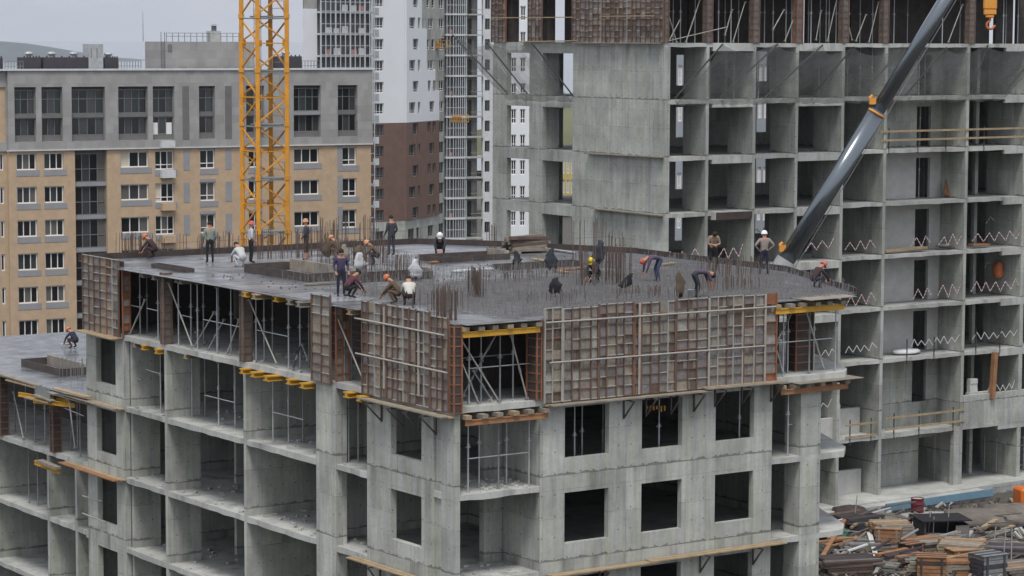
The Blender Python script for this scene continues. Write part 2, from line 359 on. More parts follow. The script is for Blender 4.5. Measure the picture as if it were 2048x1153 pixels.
for k in range(1, 6):
    top, bot = LV[k], LV[k+1]; st = bot+.2                     # st = top of the slab underneath
    wz = (st+.88, top-.13)
    pr = .02                                                   # walls stand 2 cm proud of the slab edge
    # right-hand face
    mb = MB(); mb.holed(ptU(-pr), 3.52, 13.94, bot+.003, top-.003, [(a, b_, *wz) for a, b_ in ((4.56, 6.47), (7.92, 9.74), (11.27, 13.07))], .24); mb.build('wall', MT['conc'], mainb)
    mb = MB(); mb.box(15.34, 16.32, -.002, .9, st, top); mb.build('pier', MT['conc'], mainb)
    mb = MB(); mb.box(3.52+.003, 3.74, .225, 2.6, st, top); mb.build('loggia_wall', MT['conc'], mainb)
    mb = MB(); mb.box(2.75, 3.51, 2.3, 2.6, st, top); mb.build('loggia_wall', MT['conc'], mainb)
    # left-hand face
    mb = MB(); mb.holed(ptV(-pr), 1.28, 5.65, bot+.003, top-.003, [(2.04, 4.06, *wz)], .24); mb.build('wall', MT['conc'], mainb)
    mb = MB(); mb.holed(ptV(-pr), 25.2, 28.9, bot+.003, top-.003, [(26.05, 27.95, st+.75, top-.13)], .24); mb.build('wall', MT['conc'], mainb)
    mb = MB(); mb.box(-pr, .22, -.018, .77, bot+.003, top-.003); mb.build('corner_pier', MT['conc'], mainb)
    mb = MB(); mb.box(.08, .21, .775, 1.275, st, top); mb.build('wall_recess', MT['conc'], mainb)
    mb = MB(); mb.box(-pr, .45, 7.84, 9.25, bot+.003, top-.003); mb.build('pier', MT['conc'], mainb)
    for v, u0, u1 in ((14.63, -.012, 9.55), (21.33, -.012, 1.5), (21.33, 3.15, 9.55), (25.0, .25, 1.5), (25.0, 3.4, 9.55), (9.0, .455, 9.79)):
        mb = MB(); mb.box(u0, u1, v, v+.2, (bot+.003) if u0 < 0 else st, top-.003); mb.build('cross_wall', MT['conc'], mainb)
    mb = MB(); mb.box(6.5, 6.7, 4.6, 8.99, st, top); mb.build('inner_wall', MT['conc'], mainb)
    # core walls, and a far wall shaped nearly windowless to keep the interior dark
    mb = MB(); mb.box(9.6, 9.8, 9.21, 28.9, st, top); mb.build('core_wall', MT['conc'], mainb)
    mb = MB(); mb.holed(ptV(17.0), 1.5, 29, st, top, [(13, 14.2, st+.9, top-.2)], .2); mb.build('far_wall', MT['conc'], mainb)
    mb = MB(); mb.box(.23, 17, 28.92, 29.12, st, top); mb.build('end_wall', MT['conc'], mainb)
mb = MB(); mb.prism([(.3, .3), (17, .3), (22, 9.3), (22, 19), (17, 29), (.3, 29)], -.5, LV[6]+.2); mb.build('plinth', MT['conc'], mainb)

# crumbs of concrete and dust left on the open floors
rnd = random.Random(31); mb = MB()
for i in range(900):
    k = rnd.choice((1, 2, 2, 3, 3, 4)); v = rnd.uniform(5.8, 25); u = rnd.uniform(.05, 3.2)**1.0; 
    if i % 4 == 0: u, v = rnd.uniform(.3, 3.4), rnd.uniform(.1, 2.2)
    s = rnd.choice((.02, .03, .05, .09)); z = LV[k]+.2
    mb.bar((u, v, z+s*.4), (u+s*rnd.uniform(.8, 2), v+rnd.uniform(-s, s), z+s*.5), s*1.2, s*.8)
tag(mb.build('floor_crumbs', MT['slab'], mainb, recalc=False), kind='stuff')
# the deck: plywood sheets on the shoring, edge boards round it
deck_z = Z0 + .03
dk = [(-.05, -.05), (17.6, -.05), (18.5, .55), (22.4, 9.2), (22.6, 19.6), (19.5, 26.2), (17.1, 29.5), (-.05, 29.5)]
mb = MB(); mb.prism(dk, Z0, deck_z); deck = mb.build('deck_sheathing', MT['deckply'], mainb)
def inside(u, v, poly=dk):
    c = False; n = len(poly)
    for i in range(n):
        (x1, y1), (x2, y2) = poly[i], poly[(i+1) % n]
        if (y1 > v) != (y2 > v) and u < (x2-x1)*(v-y1)/(y2-y1)+x1: c = not c
    return c
shmats = [plain('film_faced_sheet_%d' % i, c, r, .75, 1.1) for i, (c, r) in enumerate([((.11,.116,.13), .3), ((.145,.152,.168), .26), ((.155,.158,.162), .45), ((.11,.108,.108), .5), ((.20,.208,.22), .28)])]
rnd = random.Random(5)
for i in range(10):
    for j in range(25):
        u0, v0 = -.04+2.44*i, -.04+1.22*j; u1, v1 = u0+2.43, v0+1.21
        if not all(inside(a, b_) for a, b_ in ((u0, v0), (u1, v0), (u1, v1), (u0, v1))): continue
        dz = rnd.uniform(.004, .014)
        mb = MB(); mb.box(u0, u1, v0, v1, deck_z+.001, deck_z+dz); mb.build('deck_sheet', rnd.choice(shmats), deck)
edge = MB()
for a, b_ in ((dk[3], dk[4]), (dk[2], dk[3])):
    edge.bar((*a, deck_z+.12), (*b_, deck_z+.12), .06, .24)
edge.build('edge_board', MT['boxbrown'], mainb)
for a, b_ in ((dk[4], dk[5]), (dk[5], dk[6]), (dk[6], dk[7])):
    mb = MB(); mb.bar((*a, deck_z+.13), (*b_, deck_z+.13), .06, .26); mb.build('edge_board', MT['boxbrown'], mainb)
mb = MB(); mb.bar((.1, 29.4, deck_z+.14), (.1, 25.4, deck_z+.14), .05, .22); mb.build('edge_board', MT['boxbrown'], mainb)

# ------------------------------------------------------------ the lower wing on the left
wing = thing('lower_wing', 'lower wing of the front building at the left edge, topped by a bare grey deck', 'building', M, (0, 29.3, 0))
wo_ = (0, 29.3, 0)
wl = [(.25, 29.3), (15, 29.3), (15, 53), (.25, 53)]
for k in range(3, 6): o = rough_slab([(a, b_-29.3) for a, b_ in wl], LV[k], LV[k]+.2, 'floor_slab', wing, 20+k, MT['slab'])
mb = MB(); mb.prism([(.05, 29.32), (15.2, 29.32), (15.2, 53), (.05, 53)], LV[2], LV[2]+.05); mb.build('deck_sheathing', shmats[1], wing, wo_)
for k in range(3, 6):
    top, bot = LV[k], LV[k+1]; st = bot+.2
    for v in (30.6, 33.55, 39.9, 46):
        mb = MB(); mb.box(.24, 6 if v > 30.8 else 3, v, v+.2, bot+.003 if v < 40 else st, top-.003); mb.build('cross_wall', MT['conc'], wing, wo_)
    mb = MB(); mb.holed(ptV(5.2), 29.4, 52, st, top, [(31, 32, st-1, top-.4), (35, 37.5, st-1, top-.3), (41, 43, st-1, top-.3)], .2); mb.build('inner_wall', MT['conc'], wing, wo_)
    mb = MB(); mb.box(9, 9.2, 29.4, 52, st, top); mb.build('core_wall', MT['conc'], wing, wo_)
mb = MB(); mb.prism([(.5, 29.5), (15, 29.5), (15, 52), (.5, 52)], -14, LV[6]+.2); mb.build('plinth', MT['conc'], wing, wo_)
# ------------------------------------------------------------ formwork, props and beams on the front building
_cube = MB(); _cube.box(-.5, .5, -.5, .5, -.5, .5)
def unit_mesh(name, mat):
    o = _cube.build(name, mat); me = o.data; bpy.data.objects.remove(o); return me
PLY = [unit_mesh('plywood_panel_mesh', MT['ply%d' % i]) for i in range(8)]
RIB = unit_mesh('rib_mesh', MT['rib']); RIBL = unit_mesh('light_rib_mesh', MT['ribl']); RIBO = unit_mesh('orange_rib_mesh', MT['orange'])
def fpanel(fr, axis, a0, a1, off, z0, z1, cols, rows, label, seed=0, weights=None, orange=False, split=.4, name='wall_formwork', side=-1, group='formwork panels'):
    """framed plywood shutter: separate plywood infills, upright studs, cross ribs. It stands outside the plane `off`"""
    rnd = random.Random(seed); a0, a1 = min(a0, a1), max(a0, a1)
    org = (a0, off, z0) if axis == 'u' else (off, a0, z0)
    t = thing(name, label, 'formwork', fr, org, group)
    def put(nm, me, ca, cd, cz, wa, wd, wz):
        if axis == 'u': child(nm, me, t, (ca, cd, cz), None, (wa, wd, wz))
        else: child(nm, me, t, (cd, ca, cz), None, (wd, wa, wz))
    Wd, H = a1-a0, z1-z0; cw, ch = Wd/cols, H/rows
    X = [0]+[i*cw+rnd.uniform(-.16, .16)*cw for i in range(1, cols)]+[Wd]; Y = [0]+[j*ch+rnd.uniform(-.14, .14)*ch for j in range(1, rows)]+[H]
    wts = [w*rnd.uniform(.35, 1.7) for w in (weights or [4, 4, 4, 4, 4, 3, 2, 4])]
    last = None
    for i in range(cols):
        for j in range(rows):
            n = 2 if rnd.random() < split else 1; x = X[i]; ch_ = Y[j+1]-Y[j]
            for k in range(n):
                w = X[i+1]-x if k == n-1 else (X[i+1]-X[i])*rnd.uniform(.35, .65)
                me = last if last and rnd.random() < .45 else rnd.choices(PLY, wts)[0]; last = me
                put('plywood_infill', RIBO if orange and rnd.random() < .3 else me, x+w/2, side*(.012+rnd.uniform(.0, .024)), (Y[j]+Y[j+1])/2, w-.012, .02, ch_-.012)
                x += w
    for i in range(cols+1):
        put('stud', RIBO if orange or rnd.random() < .04 else (RIBL if rnd.random() < .12 else RIB), min(max(X[i], .022), Wd-.022), side*.055, H/2+(rnd.uniform(-.02, .03)), .05 if i in (0, cols) else .038, .08, H)
    for j in range(rows+1):
        for i in range(cols):
            if rnd.random() < .06: continue
            put('cross_rib', RIBO if orange or rnd.random() < .05 else (RIBL if rnd.random() < .35 or j == rows else RIB), (X[i]+X[i+1])/2, side*.047, min(max(Y[j]+rnd.uniform(-.012, .012), .018), H-.018), X[i+1]-X[i]-.05, .062, .03)
    return t
uR = lambda x, y=700, v=0: M.hit(x, y, v=v)[0]
vL = lambda x, y=700, u=0: M.hit(x, y, u=u)[1]
fz0, fz1 = LV[1]+.10, Z0+.36
xsb = [1083, 1120, 1192, 1262, 1276, 1346, 1411, 1480, 1503, 1524, 1548]
names = ['tall formwork panel right of the corner bay, with an orange edge', 'second formwork panel from the corner bay on the right face', 'third formwork panel from the corner bay on the right face', 'narrow orange formwork strip in the middle of the right face', 'formwork panel just right of the orange strip', 'formwork panel under the black bag, above the middle window', 'formwork panel under the worker bending beside a bucket', 'formwork panel left of the rusty pair at the right end', 'narrow rusty formwork strip near the right end of the right face', 'last ladder-like orange formwork strip at the right end']
for i in range(10):
    a0, a1 = uR(xsb[i]), uR(xsb[i+1]); cols = max(1, round((a1-a0)/.43)); dz = random.Random(i).uniform(-.03, .05)
    org_ = i in (3, 9); fpanel(M, 'u', a0+.005, a1-.005, -.09, fz0, fz1+dz, cols, 9, names[i], 100+i, orange=org_, weights=[3,3,2,4,4,2,2,4], name='wall_formwork')
# left-hand face: big panel by the corner
xl = [905, 868, 826, 780, 731]
nl = ['formwork panel on the left face next to the corner post', 'formwork panel on the left face, second from the corner', 'formwork panel with two dark gaps on the left face', 'formwork panel right of the open bay on the left face']
for i in range(4):
    a0, a1 = vL(xl[i]), vL(xl[i+1]); cols = max(1, round((a1-a0)/.42))
    fpanel(M, 'v', a0+.005, a1-.005, -.09, fz0-.05, fz1+(.0 if i else -.12), cols, 9, nl[i], 120+i, weights=[4,4,3,5,4,3,3,2], split=.5)
# narrow panel with pale new plywood
fpanel(M, 'v', vL(668), vL(630), -.09, fz0, fz1-.05, 2, 9, 'narrow formwork panel with pale new plywood infills on the left face', 131, weights=[3,4,1,2,3,1,5,2], split=.35)
fpanel(M, 'u', .02, .62, vL(668)-.02, fz0+.1, Z0-.04, 2, 9, 'rusty formwork return beside the narrow pale panel', 132, orange=True)
fpanel(M, 'v', vL(244, 600), vL(172, 600), -.09, fz0, fz1, 6, 9, 'formwork panel at the far left end of the left face', 133, weights=[4,4,2,4,3,2,4,3], split=.3)
fpanel(M, 'u', -.08, .3, vL(246, 600)-.03, fz0, Z0-.02, 1, 9, 'rusty formwork edge of the far left panel', 134, orange=True)
# corner posts and inner shutters of the formed storey
def post(label, u0, u1, v0, v1, z0, z1, rows=9, mat='boxbrown', trim='rib', fr=M, group='box formwork posts'):
    o = (u0, v0, z0); t = thing('formwork_post', label, 'formwork', fr, o, group)
    mb = MB(); mb.box(u0+.02, u1-.02, v0+.02, v1-.02, z0, z1); mb.build('shaft', MT[mat], t, o)
    H = z1-z0
    for j in range(rows+1 if mat != 'plyd' else 0):
        zc = z0+.03+(H-.06)*j/rows; mb = MB(); mb.box(u0, u1, v0, v1, zc-.022, zc+.022); mb.build('band', MT['orange'] if trim == 'orange' and j % 2 else MT['rib'], t, o)
    for a, b_ in (((u0, v0), (u1, v0), (u0, v1)) if mat != 'plyd' else ()):
        mb = MB(); mb.box(a-.025, a+.025, b_-.025, b_+.025, z0, z1); mb.build('angle', MT[trim], t, o)
    return t
post('orange formwork post at the front corner of the deck', -.11, .2, -.14, .14, fz0-.1, Z0-.02, trim='orange')
post('orange formwork post on the right side of the corner bay', 3.3, 3.5, -.1, .5, LV[1]+.2, Z0-.02, trim='orange')
v = vL(327, 620); post('brown formwork post between the two leftmost open bays', -.05, .3, v-.16, v+.16, LV[1]+.2, Z0+.12, mat='ply2')
v = vL(486, 650); post('brown formwork post under the yellow beam ends', -.05, .3, v-.16, v+.16, LV[1]+.2, Z0-.02, mat='ply2')
u_ = uR(1592, 680, 1.0); post('orange edged formwork column inside the right end bay', u_, u_+.85, 1.0, 1.5, LV[1]+.2, Z0-.02, trim='orange')
v = 10.5; post('inner brown shutter in the bay right of the yellow beams', 3.2, 3.5, 9.6, 14, LV[1]+.2, Z0-.02)
for lab, a in (('shade-coloured inner shutter wall deep in the top storey, left part', (7.0, 7.25, 14.8, 29)), ('shade-coloured inner shutter wall deep in the top storey, middle part', (7.0, 7.25, 1.0, 14.4)),
               ('shade-coloured inner shutter wall behind the corner bay', (3.6, 6.9, 3.2, 3.45)), ('shade-coloured inner shutter wall behind the right face panels', (7.3, 17, 3.2, 3.45)), ('shade-coloured inner shutter on the far side of the top storey', (16.6, 16.9, 5, 28)), ('shade-coloured inner shutter across the far left end bay', (.6, 6.9, 28.4, 28.6))):
    post(lab, *a, LV[1]+.2, Z0-.02, 6, mat='plyd', group='inner shutters')  # the storey's inner shade is put into the colour of these walls
# struts: walers over the panels
def pipe(name, label, cat, fr, p, q, r, mat, group=None):
    p, q = Vector(p), Vector(q); mb = MB(); mb.tube(p, q, r, n=6); return solo(name, mb, MT[mat], label, cat, fr, tuple(p), group)
zt, zm = Z0-.10, Z0-1.50
pipe('waler_pipe', 'upper grey waler pipe across the right face formwork', 'pipe', M, (uR(1085), -.22, zt), (uR(1548), -.22, zt-.02), .035, 'ribl', 'waler pipes')
pipe('waler_pipe', 'lower grey waler pipe across the right face formwork', 'pipe', M, (uR(1092), -.22, zm), (uR(1520), -.22, zm-.03), .035, 'ribl', 'waler pipes')
pipe('waler_pipe', 'upper grey waler pipe across the left face formwork', 'pipe', M, (-.22, vL(720), zt-.2), (-.22, vL(900), zt-.25), .035, 'ribl', 'waler pipes')
pipe('waler_pipe', 'lower grey waler pipe across the left face formwork', 'pipe', M, (-.22, vL(722), zm-.05), (-.22, vL(905), zm-.1), .035, 'ribl', 'waler pipes')
for x, d in ((1118, 'near the corner bay'), (1272, 'beside the orange strip'), (1411, 'under the bending worker'), (1523, 'beside the rusty ladder strip')):
    u = uR(x); pipe('waler_upright', 'grey upright channel on the right face formwork ' + d, 'pipe', M, (u, -.20, fz0+.02), (u, -.20, fz1), .045, 'ribl', 'upright channels')
for x, d in ((778, 'left of the two dark gaps'), (847, 'right of the two dark gaps')):
    v = vL(x); pipe('waler_upright', 'grey upright channel on the left face formwork ' + d, 'pipe', M, (-.20, v, fz0+.3), (-.20, v, fz1-.1), .045, 'ribl', 'upright channels')

# ---- steel props
_pc = {}
def prop(fr, u, v, z0, z1, label, group='steel shoring props', r=.032, mat='galv'):
    t = thing('shoring_prop', label, 'shoring prop', fr, (u, v, z0), group)
    key = (round(z1-z0, 2), r, mat)
    if key not in _pc:
        H = key[0]; k = min(.62, 1.7/H)*H; out = []
        for nm, f in (('outer_tube', lambda b: b.tube((0, 0, .01), (0, 0, k), r, n=8)), ('inner_tube', lambda b: b.tube((0, 0, k), (0, 0, H-.012), r*.74, n=8)),
                      ('collar', lambda b: b.tube((0, 0, k-.10), (0, 0, k+.05), r*1.5, n=8).bar((-.12, 0, k-.06), (.12, 0, k-.06), .02)),
                      ('base_plate', lambda b: b.box(-.07, .07, -.07, .07, 0, .01)), ('head_plate', lambda b: b.box(-.07, .07, -.07, .07, H-.012, H))):
            b = MB(); f(b); o = b.build(nm, MT[mat]); out.append((nm, o.data)); bpy.data.objects.remove(o)
        _pc[key] = out
    for nm, me in _pc[key]: child(nm, me, t)
    return t
def props_left(xs, y, u, z0, z1, where):
    rnd = random.Random(len(where)+len(xs))
    for i, x in enumerate(xs):
        uu = u + (i % 3)*.45; prop(M, uu, vL(x, y, uu), z0, z1, '%s steel prop from the left %s' % (ORD[i], where), mat='galv' if i % 3 != 2 else 'galvd')
def props_right(xs, y, v, z0, z1, where):
    for i, x in enumerate(xs):
        vv = v + (i % 2)*.6; prop(M, uR(x, y, vv), vv, z0, z1, '%s steel prop from the left %s' % (ORD[i], where), mat='galv' if i % 3 != 2 else 'galvd')
s0, t0 = LV[1]+.2, Z0-.2
props_left([255, 280, 294, 316], 620, .35, s0, t0, 'in the leftmost top bay')
props_left([357, 382, 407, 434, 462, 437, 395], 640, .4, s0, t0, 'in the wide second top bay')
props_left([512, 528, 545, 577, 600, 618], 650, .4, s0, t0, 'in the third top bay')
props_left([688, 703], 690, .4, s0, t0, 'in the narrow top bay right of the pale panel')
props_right([938, 962, 1000, 1026, 1063], 720, .35, s0, t0, 'in the corner bay under the deck')
props_right([1567, 1576, 1619, 1628, 1671], 670, .35, s0, t0, 'in the right end bay under the deck')
s1, t1 = LV[2]+.2, LV[1]-.2
props_left([257, 281, 293, 321], 760, .5, s1, t1, 'in the leftmost bay one storey lower')
props_left([354, 384, 410, 437, 470], 780, .6, s1, t1, 'in the wide second bay one storey lower')
props_left([546, 577, 606], 840, .6, s1, t1, 'in the third bay one storey lower')
props_left([697, 716], 860, .6, s1, t1, 'in the narrow bay one storey lower')
props_right([936, 958, 997, 1013, 1058], 900, .4, s1, t1, 'in the corner bay one storey lower')
props_right([1149, 1164, 1206], 870, .6, s1, t1, 'behind the window nearest the corner bay')
props_right([1318], 850, .6, s1, t1, 'behind the middle window of the right face')
props_right([1479], 830, .6, s1, t1, 'behind the window nearest the right end')
props_right([1576, 1586, 1627, 1634], 850, .3, s1, t1, 'in the right end bay one storey lower')
# ledgers tying the props, and raking braces
def led(p, q, label, mat='galv', r=.022): pipe('prop_ledger', label, 'pipe', M, p, q, r, mat, 'prop ledgers')
def rake(x0, y0, x1, y1, u0, u1, label, face='L', v0=0, v1=0, r=.03, mat='ribl', fr=M):
    if face == 'L': p, q = fr.hit(x0, y0, u=u0), fr.hit(x1, y1, u=u1)
    else: p, q = fr.hit(x0, y0, v=u0), fr.hit(x1, y1, v=u1)
    o = p; t = thing('raking_brace', label, 'brace', fr, o, 'raking braces')
    mb = MB(); mb.tube(p, q, r, n=7); mb.build('tube', MT[mat], t, o)
    mid = Vector(p).lerp(Vector(q), .55); d = (Vector(q)-Vector(p)).normalized()
    mb = MB(); mb.tube(mid-d*.1, mid+d*.1, r*1.5, n=7); mb.build('turnbuckle', MT['galvd'], t, o)
    for nm, c in (('top_bracket', p), ('foot_bracket', q)):
        mb = MB(); mb.box(c[0]-.05, c[0]+.05, c[1]-.05, c[1]+.05, c[2]-.04, c[2]+.04); mb.build(nm, MT['galvd'], t, o)
hm = s0+1.25
for xa, xb, y, k in ((253, 282, 620, 'first pair of props in the leftmost top bay'), (294, 317, 625, 'second pair of props in the leftmost top bay'), (360, 384, 630, 'left props of the wide second top bay'), (407, 488, 645, 'right props of the wide second top bay'), (512, 577, 660, 'props of the third top bay')):
    led((.35, vL(xa, y, .35), hm), (.38, vL(xb, y, .38), hm-.02), 'thin grey ledger tying the ' + k)
led((uR(938, 740, .35), .35, hm), (uR(1066, 730, .35), .38, hm), 'thin pale ledger tying the props of the corner top bay', 'galv')
led((uR(925, 735, 1.2), 1.2, hm+.25), (uR(1030, 730, 1.2), 1.2, hm+.25), 'thin grey ledger deeper inside the corner top bay', 'galvd')
led((uR(1550, 680, .35), .35, hm), (uR(1665, 675, .35), .38, hm), 'thin pale ledger tying the props at the right end')
hm1 = s1+1.15
led((.5, vL(256, 760, .5), hm1), (.5, vL(282, 760, .5), hm1), 'lower ledger between two props below the leftmost top bay')
led((.5, vL(292, 740, .5), hm1+.5), (.5, vL(322, 740, .5), hm1+.45), 'upper ledger between two props below the leftmost top bay')
led((.6, vL(410, 800, .6), hm1), (.6, vL(470, 800, .6), hm1), 'ledger between props below the wide second bay')
led((.6, vL(545, 830, .6), hm1), (.6, vL(607, 840, .6), hm1), 'ledger between props below the yellow beams')
led((uR(936, 920, .4), .4, hm1), (uR(1056, 915, .4), .4, hm1), 'pale ledger across the corner bay one storey lower')
led((uR(1576, 860, .3), .3, hm1), (uR(1640, 855, .9), .9, hm1), 'pale ledger in the right end bay one storey lower')
rake(290, 600, 260, 668, .4, .25, 'thin raking brace leaning left in the leftmost top bay')
rake(337, 567, 385, 694, .12, .12, 'pale raking brace at the left of the wide second top bay')
rake(428, 625, 390, 692, .9, .5, 'raking brace leaning left behind the wide second top bay')
rake(478, 640, 455, 705, .6, .3, 'short raking brace by the brown post under the yellow beams')
rake(448, 640, 416, 700, 1.2, .5, 'dark raking brace in the middle of the wide second top bay', mat='galvd')
rake(498, 600, 553, 728, .12, .12, 'pale raking brace under the yellow beams')
rake(602, 690, 586, 738, .8, .3, 'small raking brace left foot beside the pale narrow panel', mat='boxbrown')
rake(604, 690, 616, 720, .8, .3, 'small raking brace right foot beside the pale narrow panel', mat='galvd')
rake(671, 627, 728, 765, .12, .12, 'pale raking brace in the narrow top bay right of the pale panel')
rake(921, 678, 998, 803, .12, .12, 'long raking brace crossing the corner top bay', 'R')
rake(922, 722, 957, 806, .12, .12, 'short raking brace at the left of the corner top bay', 'R')
rake(946, 742, 981, 796, .5, .5, 'raking brace behind the pale ledger of the corner top bay', 'R', mat='galvd')
rake(995, 665, 962, 722, .8, .8, 'raking brace leaning left high in the corner top bay', 'R')
rake(963, 722, 926, 790, .8, .8, 'raking brace leaning left low in the corner top bay', 'R', mat='galvd')
rake(1022, 672, 1054, 797, .3, .3, 'pale raking brace at the right of the corner top bay', 'R')
rake(1550, 690, 1566, 746, .12, .12, 'short raking brace at the left of the right end bay', 'R')
rake(1563, 665, 1552, 690, .4, .4, 'small raking stub above the right end bay floor', 'R')
rake(1613, 625, 1648, 738, .15, .15, 'pale raking brace at the right end of the deck', 'R')
rake(1588, 618, 1568, 655, .8, .8, 'dark raking brace high in the right end bay', 'R', mat='galvd')

# ---- timber beams under the decks
def hbeam(label, fr, p, q, mat='yellow', h=.2, w=.08, group='yellow timber beams'):
    p, q = Vector(p), Vector(q); t = thing('timber_beam', label, 'beam', fr, tuple(p), group)
    z = Vector((0, 0, 1)); o = tuple(p)
    mb = MB(); mb.bar(p, q, w*.4, h-.08); mb.build('web', MT[mat], t, o)
    for s in (1, -1):
        mb = MB(); mb.bar(p+z*s*(h/2-.02), q+z*s*(h/2-.02), w, .04); mb.build('flange', MT[mat], t, o)
    return t
def beam_ends(xs, y, zc, out, where, mats=None):
    for i, x in enumerate(xs):
        v = vL(x, y, -out); hbeam('%s beam end from the left %s' % (ORD[i], where), M, (-out - .12*((i*7) % 3-1), v, zc), (2.0, v, zc), (mats or {}).get(i, 'yellow'), w=.42 if x > 400 else .34)
beam_ends([276, 284, 311, 346, 360], 545, Z0-.105, .12, 'under the deck edge at the far left', {i: 'timberg' for i in range(5)})
beam_ends([478, 489, 513, 545, 577, 602, 692], 590, Z0-.105, .42, 'in the upper row jutting from the left face', {0: 'timberg', 2: 'timber', 4: 'timberg', 5: 'timberg', 6: 'timber'})
beam_ends([262, 285, 317, 364], 700, LV[1]-.105, .12, 'under the first slab below the left top bays', {0: 'timberg', 3: 'timber'})
beam_ends([478, 505, 537, 571, 604], 760, LV[1]-.105, .42, 'in the bright yellow row below the third bay')
beam_ends([686, 718], 795, LV[1]-.105, .42, 'below the narrow bay on the left face')
def edge_beam(xa, xb, y, zt, where):
    a, b_ = uR(xa, y, -.2), uR(xb, y, -.2)
    hbeam('long yellow beam along the slab edge ' + where, M, (a, -.2, zt-.31), (b_, -.2, zt-.31), 'yellow' if 'deck' in where else 'timbero')
    n = 6
    for i in range(n):
        u = a+.1+(b_-a-.2)*i/(n-1); mb = MB(); mb.box(u-.12, u+.12, -.26-.05*(i % 2), 1.2, zt-.2, zt-.06)
        solo('cross_joist', mb, MT['timberg'] if i % 3 else MT['timber'], '%s joist end from the left %s' % (ORD[i], where), 'joist', M, (u, -.42, zt-.2), 'joist ends on edge beams')
edge_beam(926, 1080, 650, Z0, 'over the corner bay under the deck')
edge_beam(931, 1096, 830, LV[1], 'over the lower corner bay')
edge_beam(1552, 1688, 600, Z0, 'at the right end under the deck')
edge_beam(1562, 1696, 765, LV[1], 'at the right end one storey down')
def plyedge(label, pts, z, mat='timberg'):
    mb = MB(); mb.prism(pts, z, z+.021); return solo('plywood_sheet', mb, MT[mat] if isinstance(mat, str) else mat, label, 'plywood sheet', M, (*pts[0], z), 'plywood sheets jutting from decks')
plyedge('grey plywood sheet jutting right below the right end bay', [(uR(1580, 760), -.55), (uR(1712, 750), -.45), (uR(1705, 750)+.2, 1.0), (uR(1580, 760), .5)], LV[1]-.003-.021)
plyedge('thin plywood sheet jutting right at the right end of the deck', [(uR(1600, 590), -.60), (uR(1700, 585), -.40), (uR(1690, 585)+.5, 1.1), (uR(1600, 590), .6)], Z0+.05)
for i, (a, b_, lab) in enumerate(((5.85, 7.75, 'grey plywood strip over the narrow bay of the left face'), (9.55, 12.4, 'grey plywood strip over the third bay, right half'), (12.42, 15.3, 'grey plywood strip over the third bay, left half'), (15.32, 19.0, 'grey plywood strip over the wide second bay, right half'), (19.02, 22.2, 'grey plywood strip over the wide second bay, left half'), (22.22, 25.2, 'grey plywood strip over the leftmost bay'))):
    plyedge(lab, [(-.34-.05*(i % 2), a), (-.052, a), (-.052, b_), (-.30-.06*(i % 3), b_)], Z0+.008, shmats[(i*2+1) % 5])
plyedge('grey plywood strip over the corner bay', [(.25, -.36), (3.45, -.32), (3.45, -.052), (.25, -.052)], Z0+.008, shmats[2])
# ---- work platforms: planks on brackets
def platform(label, fr, p, q, out, brs, side, planks=2, mat='timberg', drop=.75):
    """planks from p to q standing `out` metres off the wall; side is the outward unit vector in the frame"""
    p, q, s = Vector(p), Vector(q), Vector(side); t = thing('work_platform', label, 'platform', fr, tuple(p), 'plank work platforms'); o = tuple(p)
    for i in range(planks):
        a = p + s*(.12+out*i/planks); b_ = q + s*(.12+out*i/planks); wd = out/planks-.02; rn = random.Random(i+len(label))
        z = Vector((0, 0, rn.uniform(0, .02)))
        mb = MB(); c = (q-p)*rn.uniform(.0, .04); mb.bar(a+z-c, b_+z+c*.3, wd if abs(s.x) > .5 or True else wd, .045); mb.build('plank', MT[mat] if i % 2 else MT['timber'], t, o)
    for f in brs:
        c = p.lerp(q, f); z = Vector((0, 0, 1))
        mb = MB(); mb.bar(c+s*.0-z*.06, c+s*(out+.15)-z*.06, .05); mb.bar(c+s*.01-z*.03, c+s*.01-z*drop, .05); mb.bar(c+s*(out+.1)-z*.08, c+s*.02-z*(drop-.04), .05)
        mb.build('bracket', MT['darksteel'], t, o)
    return t
pz = LV[1]+.02
platform('long plank platform on brackets below the right face formwork', M, (uR(1090, 800), -.05, pz), (uR(1408, 770), -.05, pz), .5, (.48, .62, .78, .93), (0, -1, 0))
platform('plank platform on brackets at the right end of the right face formwork', M, (uR(1400, 770), -.05, pz+.10), (uR(1556, 755), -.05, pz+.08), .55, (.18, .52, .9), (0, -1, 0))
platform('plank platform on brackets below the left face formwork', M, (-.05, vL(906, 818), pz-.12), (-.05, vL(742, 775), pz-.10), .55, (.18, .38, .58, .85), (-1, 0, 0))
platform('short plank platform at the far left end of the top storey', M, (-.05, vL(247, 690), pz+.05), (-.05, vL(176, 658), pz+.08), .6, (), (-1, 0, 0), mat='timber')
platform('brown plank platform two storeys below the far left panel', M, (-.05, vL(249, 820), LV[2]+.1), (-.05, vL(150, 790), LV[2]+.15), .55, (), (-1, 0, 0))
platform('brown plank platform three storeys below the far left panel', M, (-.05, vL(250, 957), LV[3]+.1), (-.05, vL(142, 930), LV[3]+.12), .6, (), (-1, 0, 0), mat='timbero')
platform('pale plank platform low on the right face', M, (uR(1092, 1150), -.05, LV[3]+.06), (uR(1300, 1110), -.05, LV[3]+.06), .45, (.5,), (0, -1, 0), mat='timber')
platform('second pale plank platform low on the right face', M, (uR(1290, 1110), -.05, LV[3]+.11), (uR(1556, 1083), -.05, LV[3]+.11), .45, (.4, .8), (0, -1, 0), mat='timber')
platform('pale plank platform low on the left face beside the corner', M, (-.05, vL(880, 1160), LV[3]+.05), (-.05, vL(715, 1105), LV[3]+.05), .4, (.3, .7), (-1, 0, 0), mat='timber')
